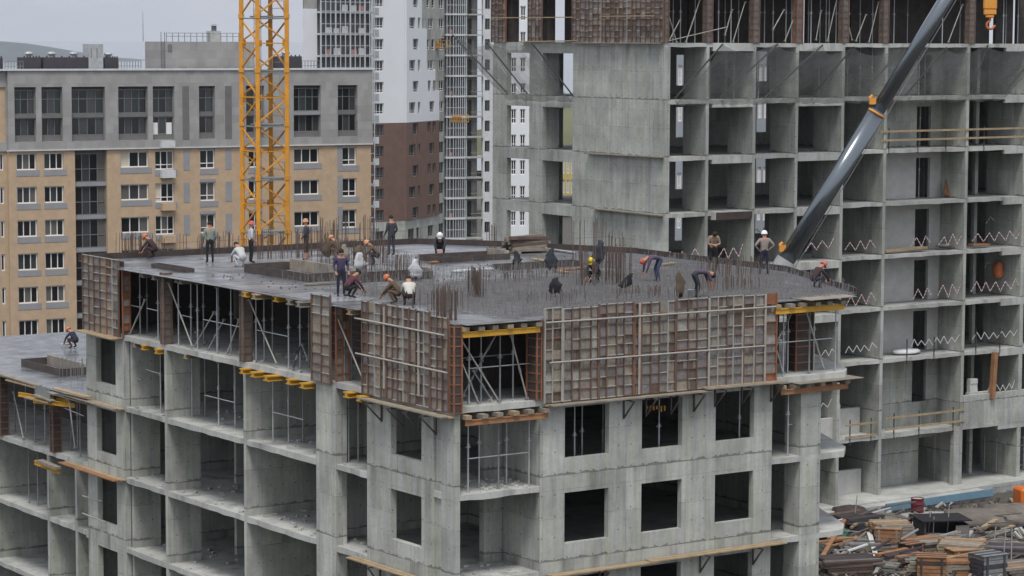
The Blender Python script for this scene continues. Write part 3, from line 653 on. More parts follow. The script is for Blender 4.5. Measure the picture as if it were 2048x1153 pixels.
# yellow hoses tips: row of dangling yellow ties in the middle window
g_ = []
for i, x in enumerate((1294, 1300, 1307, 1313, 1322, 1329)):
    p = M.hit(x, 812, v=.5); q = M.hit(x, 818 + (i*5) % 7, v=.5); mb = MB(); mb.bar(p, q, .05); 
    solo('yellow_tie', mb, MT['yellow'], '%s small yellow tie from the left hanging in the middle window' % ORD[i], 'tie', M, p, 'yellow ties in the middle window')

# ---- lower wing: formed storey under its deck
sW, tW = LV[3]+.2, LV[2]-.2
def vW(x, y, u=.6): return M.hit(x, y, u=u)[1]
for i, x in enumerate((8, 30, 52, 70, 90, 103, 115, 142, 155, 160)): prop(M, .7+.4*(i % 3), vW(x, 850, .7+.4*(i % 3)), sW, tW, '%s steel prop from the left under the lower wing deck' % ORD[i], mat='galvd' if i % 2 else 'galv')
for i, x in enumerate((58, 76, 103)): prop(M, .9, vW(x, 990, .9), LV[4]+.2, LV[3]-.2, '%s dull prop from the left one storey below the lower wing deck' % ORD[i], mat='galvd')
post('brown formwork post near the left edge, under the lower wing deck', .1, .5, vW(18, 850)-.2, vW(18, 850)+.2, sW, LV[2]-.01)
post('grey brown formwork post under the jutting timbers of the lower wing', .1, .5, vW(124, 850)-.16, vW(124, 850)+.16, sW, LV[2]-.01)
post('shade-coloured inner shutter of the lower wing', 5, 5.3, 29.6, 50, sW, LV[2]-.01, 5, mat='plyd', group='inner shutters')
rake(27, 785, 47, 878, .2, .2, 'raking brace beside the left brown post of the lower wing')
rake(138, 800, 150, 895, .2, .2, 'raking brace beside the right post of the lower wing')
rake(118, 820, 98, 890, .8, .5, 'raking brace leaning left under the lower wing', mat='galvd')
led((.3, vW(130, 830, .3), tW-.5), (.3, vW(168, 840, .3), tW-.6), 'pale ledger under the right part of the lower wing deck')
for i, (x0, y0, x1, y1) in enumerate(((46, 803, 100, 805), (76, 811, 112, 812))): 
    hbeam('%s yellow timber end from the left under the lower wing deck' % ORD[i], M, (-.4, vW(x0+8, y0, 0), LV[2]-.42-.1*i), (.5, vW(x1, y1, 0)-.9, LV[2]-.42-.1*i), 'yellow')
for i, (xa, ya, xb, yb, w) in enumerate(((0, 748, 78, 772, .3), (15, 760, 76, 776, .25), (70, 790, 107, 803, .25), (52, 795, 100, 806, .25), (98, 785, 180, 808, .28), (110, 777, 178, 795, .3))):
    p, q = M.hit(xa, ya, u=-.15-.08*i), M.hit(xb, yb, u=-.1-.05*i); mb = MB(); mb.bar(p, q, w, .06); solo('edge_plank', mb, MT['timber'] if i % 2 else MT['timberg'], '%s loose plank from the left along the lower wing deck edge' % ORD[i], 'plank', M, p, 'planks along the lower wing')
mb = MB(); mb.box(-.25, -.2, vW(107, 780, 0)-.1, vW(80, 770, 0), LV[2]-.35, LV[2]+.18); solo('sheet_metal', mb, MT['galvd'], 'dark grey metal sheet hanging over the lower wing deck edge', 'metal sheet', M, (-.25, vW(107, 780, 0), LV[2]-.35))
p, q = M.hit(70, 925, u=-.1), M.hit(119, 944, u=-.1); hbeam('long yellow beam hanging under the slab of the lower wing', M, p, q, h=.2, w=.1)
mb = MB(); mb.bar(M.hit(80, 922, u=-.2), M.hit(116, 937, u=-.2), .3, .12); solo('edge_plank', mb, MT['timberg'], 'grey plank lying on the yellow beam of the lower wing', 'plank', M, M.hit(80, 922, u=-.2))
for i, (x0, y0, x1, y1) in enumerate(((165, 992, 204, 1003), (165, 1027, 212, 1045))): pipe('short_pipe', '%s grey pipe poking from the left end wall, counting downwards' % ORD[i], 'pipe', M, M.hit(x0, y0, u=-.3), M.hit(x1, y1, u=-.12), .03, 'ribl')
# ------------------------------------------------------------ the taller concrete frame behind
bB = [CZ-.35-3*k for k in range(7)] + [CZ-22.75, CZ-26.2]        # slab undersides; the last is the ground slab
back = thing('concrete_frame_building', 'taller unfinished concrete frame building behind, hung with a safety net', 'building', B)
bv = lambda x, y, u=0.0: B.hit(x, y, u=u)[1]
bu = lambda x, y, v=0.0: B.hit(x, y, v=v)[0]
UC, UR_ = 12.62, 31.0                                            # where the face steps back, and the right end
RV = 1.3                                                         # set-back of the right part
foot = [(0, 0), (UC, 0), (UC, RV), (UR_, RV), (UR_, 16), (0, 16)]
for k in range(8): rough_slab(foot, bB[k], bB[k]+.2, 'floor_slab', back, 40+k, MT['slab'])
mb = MB(); mb.prism([(-.3, -.4), (UC, -.4), (UR_+.5, RV-.8), (UR_+.5, 16), (-.3, 16)], bB[8]-1.5, bB[8]+.2); mb.build('ground_slab', MT['slab'], back)
for k in range(8):
    top, bot = bB[k], bB[k+1]; st = bot+.2; tall = k == 6; H = top-st
    e = .003
    # left face
    mb = MB(); mb.box(-.02, .25, -.015, 8.15, bot+e, top-e); mb.build('wall', MT['concB'], back)
    mb = MB(); mb.holed(ptV(-.02), 8.155, 16.05, bot+e, top-e, [(8.16, 11.07, st, top-.40), (12.35, 14.61, st, top-.40)], .3); mb.build('wall', MT['concB'], back)
    # cross walls ending in thin light fins
    for u, d in ((2.82, 1.95), (6.05, 2.1), (9.06, 2.1), (UC-.22, 2.3)):
        mb = MB(); mb.box(u, u+.2, -.014, d, bot+e, top-e); mb.build('cross_wall', MT['concB'], back)
    mb = MB(); mb.box(.26, .4, .0, 4.5, st, top-e); mb.build('cross_wall', MT['concB'], back)
    # downstand beams in every second cell
    for u0, u1 in ((3.27, 6.05), (9.27, UC-.22)):
        mb = MB(); mb.box(u0, u1, -.012, .22, top-.22, bB[k]+.19); mb.build('edge_beam', MT['slab'], back)
    # inner wall with openings that look through the building
    hs = []
    for x0, x1, lo, hi in ((1352, 1379, .55, .5), (1513, 1536, .75, .3), (1598, 1616, .5, .1)):
        hs.append((bu(x0, 250, 10), bu(x1, 250, 10), st+lo, top-hi))
    mb = MB(); mb.holed(ptU(10.0), 3.0, UR_-.2, st, top-e, hs + [(bu(1950, 500, 10), bu(1972, 500, 10), st+.3, top-.3), (bu(2020, 500, 10), bu(2040, 500, 10), st+.3, top-.2)] if k < 7 else [], .2); mb.build('inner_wall', MT['concB'], back)
    for x0, x1, v in ((1101, 1118, 14.5), (1118, 1126, 13.0)):
        mb = MB(); mb.box(bu(x0, 300, v), bu(x1, 300, v), v, v+.2, st, top-e); mb.build('inner_wall', MT['concB'], back)
    mb = MB(); mb.box(.26, 1.2, 11.2, 11.4, st, top-e); mb.build('inner_wall', MT['concB'], back)
    mb = MB(); mb.box(7.0, 7.2, 10.3, 14, st, top-e); mb.build('inner_wall', MT['concB'], back)
    # right part, set back
    for u in (16.78, 23.2):
        mb = MB(); mb.box(u, u+.22, RV-.014, 9.9, bot+e, top-e); mb.build('cross_wall', MT['concB'], back)
    mb = MB(); mb.box(UC+.01, UC+.2, RV-.01, RV+.6, st, top-e); mb.build('cross_wall', MT['concB'], back)
    dz = st if not tall else st+1.35
    if k < 7:
        mb = MB(); mb.holed(ptU(RV+2.0), 16.79, 23.4, st, top-e, [(bu(1829, 500, RV+2), bu(1857, 500, RV+2), dz-.1 if dz == st else dz, top-.45 if not tall else top-.12)], .2)
    else:
        mb = MB(); mb.holed(ptU(RV+2.0), 16.79, 23.4, st, top-e, [(bu(1836, 940, RV+2), bu(1868, 940, RV+2), st-.1, top-.62)], .2)
    mb.build('infill_wall', MT['block'] if k in (2, 3, 4, 5) else MT['concB'], back)
    mb = MB(); mb.box(20.4, 20.6, RV+2.3, 9.9, st, top-e); mb.build('inner_wall', MT['concB'], back)
    mb = MB(); mb.box(26.5, 26.75, RV+2.5, RV+2.75, st, top-e); mb.build('column', MT['concB'], back)
    mb = MB(); mb.box(bu(2004, 500, RV), UR_, RV-.013, RV+.2, top-.24, top+.19); mb.build('edge_beam', MT['slab'], back)
    mb = MB(); mb.box(bu(2042, 500, RV), bu(2042, 500, RV)+.3, RV-.016, RV+3, st, top-.25); mb.build('cross_wall', MT['concB'], back)
    mb = MB(); mb.box(UR_-.2, UR_, RV+.21, 15.9, st, top-e); mb.build('end_wall', MT['concB'], back)
# deep parapet beam and blocks at the foot of the right part
mb = MB(); mb.box(23.45, UR_, RV-.02, RV+.25, bB[7]-.0, bB[7]+2.0); mb.build('parapet_wall', MT['concB'], back)
mb = MB(); mb.box(22.75, 23.19, RV-.016, RV+.3, bB[8]+.2, bB[7]); mb.build('pier', MT['slab'], back)
mb = MB(); mb.box(14.7, 16.6, RV+1.2, RV+1.5, bB[8]+.2, bB[8]+1.6); mb.build('low_wall', MT['block'], back)
mb = MB(); mb.box(14.7, 16.6, RV+1.4, RV+1.7, bB[7]+.2, bB[7]+1.7); mb.build('low_wall', MT['block'], back)
MT['blue'] = plain('blue_insulation', (.16, .28, .37), .7, .15, 2)
mb = MB(); p, q = B.hit(1772, 1016, v=-1.1), B.hit(1985, 985, v=-1.1); mb.bar(p, q, .12, .42); mb.build('plinth_insulation', MT['blue'], back)
mb = MB(); mb.prism([(p[0]-6, -1.0), (q[0], -1.0), (q[0], .8), (p[0]-6, .8)], bB[8]-1.0, bB[8]+.12); mb.build('terrace', MT['slab'], back)

# ---- formed storey on top
T0, T1 = bB[0]+.2, bB[0]+3.0
mb = MB(); mb.prism(foot, T1, T1+.05); mb.build('deck_sheathing', MT['deckply'], back)
def bshut(a0, a1, cols, label, seed, wts=(4, 3, 3, 5, 3, 3, 1, 5), z0=T0, z1=T1): fpanel(B, 'v', a0, a1, -.05, z0, z1, cols, 9, label, seed, weights=list(wts), split=.25, name='wall_formwork', group='formwork on the taller frame')
bshut(-.05, 2.7, 7, 'formwork on top of the taller frame beside its front corner', 201)
bshut(2.7, 5.4, 7, 'middle formwork on top of the blank wall of the taller frame', 202)
bshut(5.4, 8.15, 7, 'formwork on top of the blank wall, left part, beside the sky gap', 203)
bshut(11.0, 12.4, 4, 'small formwork between two gaps on top of the taller frame', 204)
bshut(14.6, 16.1, 4, 'leftmost formwork on top of the taller frame', 205)
for i, (x, w) in enumerate(((1329, .25), (1413, .38), (1506, .42), (1593, .42), (1685, .42))):
    u = bu(x, 45); post('%s brown formwork column from the left on top of the taller frame' % ORD[i], u, u+w, -.05, .3, T0, T1, 8, fr=B, trim='orange' if i == 3 else 'rib', mat='ply2', group='formwork columns of the taller frame')
for i, (x, w) in enumerate(((1766, .4), (1938, .45))):
    u = bu(x, 45, RV); post('%s brown formwork column on top, right of the boom foot' % ('left' if i == 0 else 'right'), u, u+w, RV-.05, RV+.3, T0, T1, 8, fr=B, mat='ply2', group='formwork columns of the taller frame')
for i, (x0, x1, v) in enumerate(((1322, 1374, 5.5), (1378, 1424, 5.5), (1431, 1512, 5.8), (1519, 1604, 5.5), (1613, 1702, 5.5), (1702, 1979, 5.2), (1991, 2026, 5.0), (2034, 2090, 5.0))):
    mb = MB(); a, b_ = bu(x0, 45, v), bu(x1, 45, v); mb.box(a, b_, v, v+.2, T0, T1); solo('shutter_wall', mb, MT['plyd'], '%s shade-coloured inner shutter wall from the left on top of the taller frame' % ORD[i], 'formwork', B, (a, v, T0), 'inner shutters of the taller frame')  # near-black sheets stand in for the shade behind the columns
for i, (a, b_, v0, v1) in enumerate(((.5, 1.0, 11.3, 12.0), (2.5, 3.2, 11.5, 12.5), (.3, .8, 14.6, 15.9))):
    mb = MB(); mb.box(a, b_, v0, v1, T0, T1); solo('shutter_wall', mb, MT['plyd'], '%s shade-coloured shutter block behind the gaps at the top left' % ORD[i], 'formwork', B, (a, v0, T0), 'inner shutters of the taller frame')
def bprop(xs, where, v=.5, z0=T0, z1=T1, y=45, mats=('galv', 'galvd')):
    for i, x in enumerate(xs):
        vv = v+.5*(i % 3); prop(B, bu(x, y, vv), vv, z0, z1-.005, '%s steel prop from the left %s' % (ORD[i], where), 'props on the taller frame', .03, mats[i % 2])
bprop([1337, 1346, 1361, 1390, 1437, 1450, 1462, 1477], 'in the two left top bays of the taller frame')
bprop([1519, 1529, 1546, 1572, 1583, 1617, 1622, 1640, 1652, 1658, 1672], 'in the middle top bays of the taller frame')
bprop([1698, 1720, 1745, 1776, 1788, 1815, 1885, 1920], 'in the top bays behind the boom', RV+.5)
bprop([2007, 2012, 2036], 'beside the hanging hook', RV+.5)
bprop([1334, 1420, 1452, 1468, 1517, 1541], 'behind the net in its left bays', .6, bB[1]+.2, bB[0], 150)
bprop([1638, 1695, 1720, 1744, 1838, 1850], 'behind the net in its middle bays', RV+.4, bB[1]+.2, bB[0], 150)
bprop([1840, 1850], 'in the narrow door below the net', RV+2.3, bB[2]+.2, bB[1], 250)
bprop([1838, 1848], 'in the narrow door two storeys below the net', RV+2.3, bB[3]+.2, bB[2], 350)
for i, (x0, y0, x1, y1) in enumerate(((1331, 10, 1353, 84), (1400, 0, 1372, 84), (1360, 40, 1338, 82), (1490, 5, 1466, 84), (1464, 20, 1450, 70), (1600, 5, 1570, 82), (1568, 20, 1546, 60), (1642, 22, 1632, 80), (1672, 5, 1655, 82), (1692, 30, 1704, 80), (1757, 5, 1738, 84), (1732, 30, 1712, 82), (1925, 10, 1897, 84))):
    rake(x0, y0, x1, y1, .3 if x0 < 1690 else RV+.3, .3 if x0 < 1690 else RV+.3, '%s raking brace from the left on top of the taller frame' % ORD[i], 'R', r=.028, fr=B)
pipe('loose_pole', 'pale pole lying aslant across the left top bays of the taller frame', 'pole', B, B.hit(1338, 82, v=-.1), B.hit(1456, 54, v=-.1), .025, 'ribl')
for i, (x0, x1, y, z) in enumerate(((984, 1144, 36, 0), (1205, 1308, 33, 0))):
    p, q = B.hit(x0, y, u=-.35), B.hit(x1, y-1, u=-.35); mb = MB(); mb.bar(p, q, .12, .05); solo('rail_plank', mb, MT['timber'], ('long thin plank rail across the gaps at the top left', 'plank rail on the blank wall formwork at the top')[i], 'plank', B, p, 'plank rails up on the taller frame')
for i, (xa, ya, xb, yb, lab) in enumerate(((1042, 84, 1150, 82, 'plank ledge below the sky gaps at the top left'), (1148, 86, 1320, 87, 'plank ledge below the formwork of the blank wall'), (1172, 307, 1325, 315, 'plank ledge on the blank wall, three storeys down'), (1185, 417, 1325, 432, 'sloping plank ledge low on the blank wall'))):
    p, q = B.hit(xa, ya, u=-.2), B.hit(xb, yb, u=-.2); mb = MB(); mb.bar(p, q, .35, .06); solo('ledge_plank', mb, MT['timberg'] if i != 0 else MT['timber'], lab, 'plank', B, p, 'plank ledges on the taller frame')

# ---- safety net on outrigger poles
net, nn, nb = newmat('safety_netting')
N = nn.nodes.new; l = nn.links.new
nb.inputs['Base Color'].default_value = (.34, .36, .36, 1); nb.inputs['Roughness'].default_value = .9
tr = N('ShaderNodeBsdfTransparent'); mx = N('ShaderNodeMixShader'); nz = N('ShaderNodeTexNoise'); nz.inputs['Scale'].default_value = .9; nz.inputs['Detail'].default_value = 4
tc = N('ShaderNodeTexCoord'); mr = N('ShaderNodeMapRange'); mr.inputs[1].default_value = .3; mr.inputs[2].default_value = .7; mr.inputs[3].default_value = .30; mr.inputs[4].default_value = .62
l(tc.outputs['Object'], nz.inputs['Vector']); l(nz.outputs['Fac'], mr.inputs[0]); l(mr.outputs[0], mx.inputs[0]); l(tr.outputs[0], mx.inputs[1]); l(nb.outputs[0], mx.inputs[2]); l(mx.outputs[0], nn.nodes['Material Output'].inputs['Surface'])
MT['pole'] = plain('dark_net_pole', (.13, .125, .12), .6, .2, 2)
OUT = 3.4
def safety_net(label, bases, axis, z0, seed):
    """net stretched from the slab edge to the tips of poles that lean outwards"""
    rnd = random.Random(seed); e0 = bases[0]
    fin = lambda a, out, z: (a, -out, z) if axis == 'u' else (-out, a, z)
    org = fin(e0[0], 0, z0); t = thing('safety_net', label, 'safety net', B, org, 'safety nets')
    tips = []
    for a, da, dz, out in bases:
        p, q = fin(a, .02 if out > 0 else 0, z0), fin(a+da, out, z0+dz); tips.append((a+da, out, z0+dz))
        mb = MB(); mb.tube(p, q, .045, n=6); mb.build('pole', MT['pole'], t, org)
    mb = MB(); nx_, nz_ = 8, 7
    for i in range(len(tips)-1):
        (a0, o0, h0), (a1, o1, h1) = tips[i], tips[i+1]; b0, b1 = bases[i][0], bases[i+1][0]; g = []
        for r in range(nz_+1):
            f = r/nz_
            for c in range(nx_+1):
                s = c/nx_; sag = 4*s*(1-s)
                a = (b0+(b1-b0)*s)*(1-f)+(a0+(a1-a0)*s)*f; o = (o0+(o1-o0)*s)*f - .5*sag*f*f; z = z0-.32+(h0+(h1-h0)*s-z0+.32)*f - .45*sag*f - .5*math.sin(f*math.pi)*.5
                if r == 0: o, z = .06, z0-.32-.12*rnd.random()
                g.append(fin(a, o, z+rnd.uniform(-.04, .04)*(r > 0)))
        for r in range(nz_):
            for c in range(nx_):
                k_ = r*(nx_+1)+c; mb.q([g[k_], g[k_+1], g[k_+nx_+2], g[k_+nx_+1]])
    mb.build('netting', net, t, org, smooth=True)
nz0 = bB[1]+.3
def pole_from(px0, px1, y1, vplane):
    """slab edge point at px0; the tip is where pixel px1, y1 meets the plane OUT metres in front"""
    a = B.hit(px0, 197, v=vplane)[0]; tip = B.hit(px1, y1, v=vplane-OUT); return (a, tip[0]-a, tip[2]-nz0, OUT)
safety_net('grey safety net on leaning poles along the left bays of the taller frame', [pole_from(1350, 1446, 88, 0), pole_from(1440, 1556, 88, 0), pole_from(1530, 1646, 90, 0), pole_from(1622, 1707, 94, 0)], 'u', nz0, 1)
b2 = [pole_from(a, b_, c, 0) for a, b_, c in ((1622, 1707, 94), (1718, 1808, 95), (1810, 1893, 95), (1940, 1976, 90), (2005, 2090, 90))]
safety_net('grey safety net behind and right of the black boom', b2, 'u', nz0, 2)
def pole_left(px0, px1, y1):
    a = B.hit(px0, 190, u=0)[1]; tip = B.hit(px1, y1, u=-OUT); return (a, tip[1]-a, tip[2]-nz0, OUT)
safety_net('grey safety net on leaning poles round the left end of the taller frame', [pole_left(1146, 1062, 84), pole_left(1055, 972, 84), pole_left(1015, 905, 70)], 'v', nz0, 3)

# ---- red and white barrier tape strung in zigzags along the open floors
tm, tn_, tb = newmat('barrier_tape'); N = tn_.nodes.new; l = tn_.links.new
tc = N('ShaderNodeTexCoord'); sx = N('ShaderNodeSeparateXYZ'); l(tc.outputs['Object'], sx.inputs[0])
ml = N('ShaderNodeMath'); ml.operation = 'MULTIPLY'; ml.inputs[1].default_value = 5.5; l(sx.outputs[2], ml.inputs[0]); fr_ = N('ShaderNodeMath'); fr_.operation = 'FRACT'; l(ml.outputs[0], fr_.inputs[0])
gt = N('ShaderNodeMath'); gt.operation = 'GREATER_THAN'; gt.inputs[1].default_value = .62; l(fr_.outputs[0], gt.inputs[0])
mxc = N('ShaderNodeMixRGB'); mxc.inputs[1].default_value = (.62, .60, .60, 1); mxc.inputs[2].default_value = (.55, .16, .15, 1); l(gt.outputs[0], mxc.inputs[0]); l(mxc.outputs[0], tb.inputs['Base Color']); tb.inputs['Roughness'].default_value = .5
MT['tapew'] = plain('white_barrier_tape', (.58, .58, .56), .5, .1, 2)
def tape(label, x0, x1, y0, y1, n, amp, v, mat=tm, up=True, fr=B):
    rr = random.Random(label); P = [fr.hit(x0+(x1-x0)*(i+rr.uniform(-.18, .18))/n, y0+(y1-y0)*i/n + (amp/2 if (i % 2 == 0) == up else -amp/2)*rr.uniform(.72, 1.12) + 3*math.sin(i*math.pi/n), v=v+.04*(i % 2)) for i in range(n+1)]
    mb = MB()
    for a, b_ in zip(P, P[1:]): mb.bar(a, b_, .012, .042)
    return solo('barrier_tape', mb, mat, label, 'barrier tape', fr, P[0], 'zigzag barrier tapes')
rows = [
 ('in the first bay behind the bent worker', 1329, 1400, 512, 507, 6, 22, .1, tm), ('behind the worker with his head down', 1437, 1487, 506, 500, 5, 22, .1, tm), ('right of the boom at deck height', 1612, 1668, 494, 484, 5, 20, .1, tm),
 ('in the narrow bay right of the boom, upper floor', 1688, 1752, 492, 486, 6, 20, RV+.1, tm), ('across the upper black doorway', 1822, 1862, 484, 478, 4, 22, RV+.1, tm), ('right of the upper black doorway', 1878, 1925, 482, 474, 5, 22, RV+.1, tm), ('in the far right bay, upper floor', 1945, 2042, 476, 468, 9, 20, RV+.1, tm), ('high in the far right bay', 1972, 1988, 440, 436, 2, 14, RV+2, tm),
 ('right of the plywood tip at the deck end', 1660, 1680, 600, 596, 3, 20, .1, tm), ('in the narrow bay right of the boom, second floor', 1692, 1752, 602, 592, 6, 22, RV+.1, tm), ('across the second black doorway', 1826, 1864, 588, 582, 4, 20, RV+.1, tm), ('right of the second black doorway', 1876, 1924, 582, 574, 5, 24, RV+.1, tm), ('in the far right bay, second floor', 1942, 2040, 574, 568, 10, 22, RV+.1, tm), ('near the orange sack in the far right bay', 1968, 1986, 528, 526, 2, 14, RV+2, tm),
 ('in the dim bay below the deck end', 1644, 1672, 706, 700, 4, 14, .1, MT['tapew']), ('in the narrow bay, third floor, white', 1690, 1753, 700, 690, 8, 14, RV+.1, MT['tapew']), ('behind two rusty posts, third floor, white', 1822, 1880, 686, 680, 8, 14, RV+.1, MT['tapew']), ('right of the rusty posts, third floor, white', 1880, 1926, 680, 674, 6, 14, RV+.1, MT['tapew']), ('in the far right bay, third floor, white', 1945, 2044, 672, 664, 12, 14, RV+.1, MT['tapew']),
 ('beside the leaning post in the far right bay, white', 1975, 2030, 778, 768, 9, 14, RV+.1, MT['tapew']), ('above the aerated blocks at the deck end, white', 1640, 1662, 812, 804, 3, 12, .2, MT['tapew']), ('in the dark door beside the right pier, white', 1550, 1562, 822, 818, 3, 14, 1.5, MT['tapew']), ('in the opening behind the brown shutter pile', 1012, 1056, 496, 490, 6, 16, 9, tm), ('thin, in the sky gap behind the deck', 1110, 1140, 496, 488, 2, 22, 11, tm)]
for lab, *a in rows:
    mat = a.pop(); tape('zigzag barrier tape ' + lab, *a, mat=mat) if 'shutter pile' not in lab and 'sky gap' not in lab else None

# ---- guard rails and bits lying on the floors of the taller frame
def rail(label, x0, x1, y0, y1, v, posts, rails, mat='timber'):
    p, q = B.hit(x0, y0, v=v), B.hit(x1, y1, v=v); org = (p[0], v, p[2]); t = thing('guard_rail', label, 'guard rail', B, org, 'guard rails of the taller frame')
    zb = p[2]
    for h in rails:
        mb = MB(); mb.bar((p[0], v-.03, zb+h), (q[0], v-.03, zb+h+.02), .04, .11); mb.build('board', MT[mat], t, org)
    for x in posts:
        u = bu(x, y0, v); mb = MB(); mb.bar((u, v+.02, zb-.22), (u, v+.02, zb+1.25), .05, .05); mb.build('post', MT['boxbrown'], t, org)
rail('two-board timber guard rail right of the boom', 1760, 2048, 301, 290, RV-.02, (1778, 1836, 1892, 1968), (.55, 1.05))
rail('pale timber guard rail low on the right, left of a thin column', 1690, 1752, 885, 875, RV-.02, (1700, 1742), (.25, .95))
rail('pale timber guard rail low on the right, below the tall doorway', 1770, 1928, 872, 850, RV-.02, (1788, 1838, 1906), (.35, 1.0))
rail('pair of rusty guard posts on the third floor', 1812, 1870, 722, 714, RV-.02, (1814, 1868), ())
rail('pair of rusty guard posts in the far right bay', 1950, 2004, 702, 694, RV-.02, (1952, 2000), ())
def scrap(name, label, cat, pts, mat, v=None, u=None, w=.2, h=.06):
    P = [B.hit(x, y, v=v) for x, y in pts]; mb = MB()
    for a, b_ in zip(P, P[1:]): mb.bar(a, b_, w, h)
    return solo(name, mb, MT[mat], label, cat, B, P[0])
scrap('plank_stack', 'long yellow planks lying on the floor beside the upper doorway', 'planks', [(1765, 503), (1850, 495)], 'timber', RV+.6, w=.5, h=.12)
scrap('plank_stack', 'short brown planks on the floor of the far right bay', 'planks', [(1942, 490), (1975, 489)], 'timbero', RV+.6, w=.5, h=.1)
scrap('leaning_post', 'thick brown timber post leaning in the far right bay', 'post', [(1990, 705), (1984, 797)], 'timbero', RV-.1, w=.28, h=.28)
mb = MB(); p = B.hit(1905, 393, v=RV+1.2); mb.bar((p[0]-.35, p[1], p[2]), (p[0]+.1, p[1]+.3, p[2]+.75), .9, .05, up=(0, 1, 0)); solo('leaning_board', mb, MT['timbero'], 'orange brown board leaning against the side wall of an upper bay', 'board', B, p)
MT['sack'] = plain('orange_sack', (.55, .17, .06), .8, .2, 3); MT['tarp'] = plain('white_sheeting', (.62, .64, .66), .8, .15, 2)
def lump(name, label, cat, fr, p, r, mat, seed=0, sq=(1, 1, 1)):
    rnd = random.Random(seed); mb = MB(); n = 10; prof = [(.55, 0), (.95, .18), (1, .5), (.8, .85), (.35, 1.0), (.02, 1.02)]; k = 0
    for a, z in prof:
        for i in range(n):
            t = 2*math.pi*i/n; w = a*(1+rnd.uniform(-.18, .18)); mb.v.append((p[0]+r*sq[0]*w*math.cos(t), p[1]+r*sq[1]*w*math.sin(t), p[2]+r*sq[2]*(z+rnd.uniform(-.05, .05)*(z > 0))))
    for j in range(len(prof)-1):
        for i in range(n): mb.f.append((j*n+i, j*n+(i+1) % n, (j+1)*n+(i+1) % n, (j+1)*n+i)); mb.mi.append(0)
    mb.f.append(tuple(range(n))); mb.mi.append(0)
    mb.f.append(tuple((len(prof)-1)*n+i for i in range(n))); mb.mi.append(0)
    return solo(name, mb, MT[mat], label, cat, fr, p, smooth=True)
p = B.hit(1996, 556, v=RV+1.4); lump('hanging_sack', 'upright orange sack hanging in the far right bay', 'sack', B, p, .32, 'sack', 1, (1, 1, 3.1))
p = B.hit(1812, 708, v=RV+1.0); lump('plastic_sheeting', 'crumpled white sheeting on the third floor beside a doorway', 'sheeting', B, p, .8, 'tarp', 2, (1.3, .6, .35))
p = B.hit(1888, 494, v=RV+.9); lump('rubble_heap', 'small dark heap on the floor of an upper bay', 'heap', B, p, .5, 'dirt', 3, (1.1, .7, .35))
for i, (x, y, w, h, lab) in enumerate(((1952, 790, .95, 1.1, 'tall white block stack in the far right bay'), (1965, 797, 2.2, .42, 'low white block row along the far right bay edge'))):
    p = B.hit(x, y, v=RV+.3); mb = MB(); nb_ = max(1, int(w/.6))
    t = thing('block_stack', lab, 'blocks', B, p, 'stacked aerated blocks')
    for r in range(max(1, int(h/.28))):
        for c in range(nb_):
            mb = MB(); mb.box(c*.62-w/2, c*.62-w/2+.6, (r*3+c) % 2*.03, .3, .1+r*.285, .1+r*.285+.28); mb.build('block', MT['block'], t)
p = B.hit(1651, 838, v=.3)
t = thing('block_stack', 'white aerated blocks on the parapet at the deck end', 'blocks', B, p, 'stacked aerated blocks')
mb = MB(); mb.box(-.4, 1.1, .0, .3, -1.6, 0); mb.build('block', MT['block'], t); mb = MB(); mb.box(.55, 1.1, .02, .3, .004, .75); mb.build('block', MT['block'], t)
# scaffold tower inside the ground floor at the far right
t = thing('scaffold_tower', 'light steel scaffold tower in the dark ground floor at the far right', 'scaffold', B, B.hit(1992, 945, v=RV+1.5)); o0 = B.hit(1992, 945, v=RV+1.5)
for a in (0, 1.15, 2.3):
    for d in (0, 1.0):
        mb = MB(); mb.tube((a, d, 0), (a, d, 2.1), .03); mb.build('standard', MT['galv'], t)
for z in (.25, 1.45, 1.95):
    mb = MB(); mb.tube((0, 0, z), (2.3, 0, z), .022); mb.build('ledger', MT['galv'], t)

for k in (2,):
    u0, u1 = bu(1432, 425), bu(1503, 425); mb = MB(); mb.box(u0, u1, -.06, -.014, bB[3]-.24, bB[3]+.16); solo('fascia_board', mb, MT['boxbrown'], 'stained brown board left on a slab edge behind the worker looking down', 'board', B, (u0, -.06, bB[3]-.24))
# ------------------------------------------------------------ finished block: beige below, grey above
MT['beige'] = plain('beige_brick', (.52, .385, .26), .85, .14, 1.4)
MT['whitef'] = plain('white_window_frame', (.84, .84, .84), .5, .05, 2)
MT['darkf'] = plain('dark_window_frame', (.17, .18, .18), .5, .1, 2)
MT['greyp'] = plain('grey_spandrel', (.30, .31, .33), .8, .1, 1)
MT['niche'] = plain('dark_niche_panel', (.17, .165, .165), .8, .15, 1)
MT['roofbox'] = plain('dark_roof_cladding', (.055, .05, .06), .7, .2, 1.5)
def glassmat(name, col, r=.06):
    m, n, b = newmat(name); b.inputs['Base Color'].default_value = (*col, 1); b.inputs['Roughness'].default_value = r; b.inputs['Specular IOR Level'].default_value = .5
    return m
GL = [glassmat('dark_pane', (.014, .014, .016)), glassmat('curtained_pane', (.14, .135, .125)), glassmat('grey_pane', (.05, .055, .06)), glassmat('green_pane', (.02, .03, .026))]
MT['blind'] = plain('pale_blind', (.66, .60, .48), .8, .05, 2)
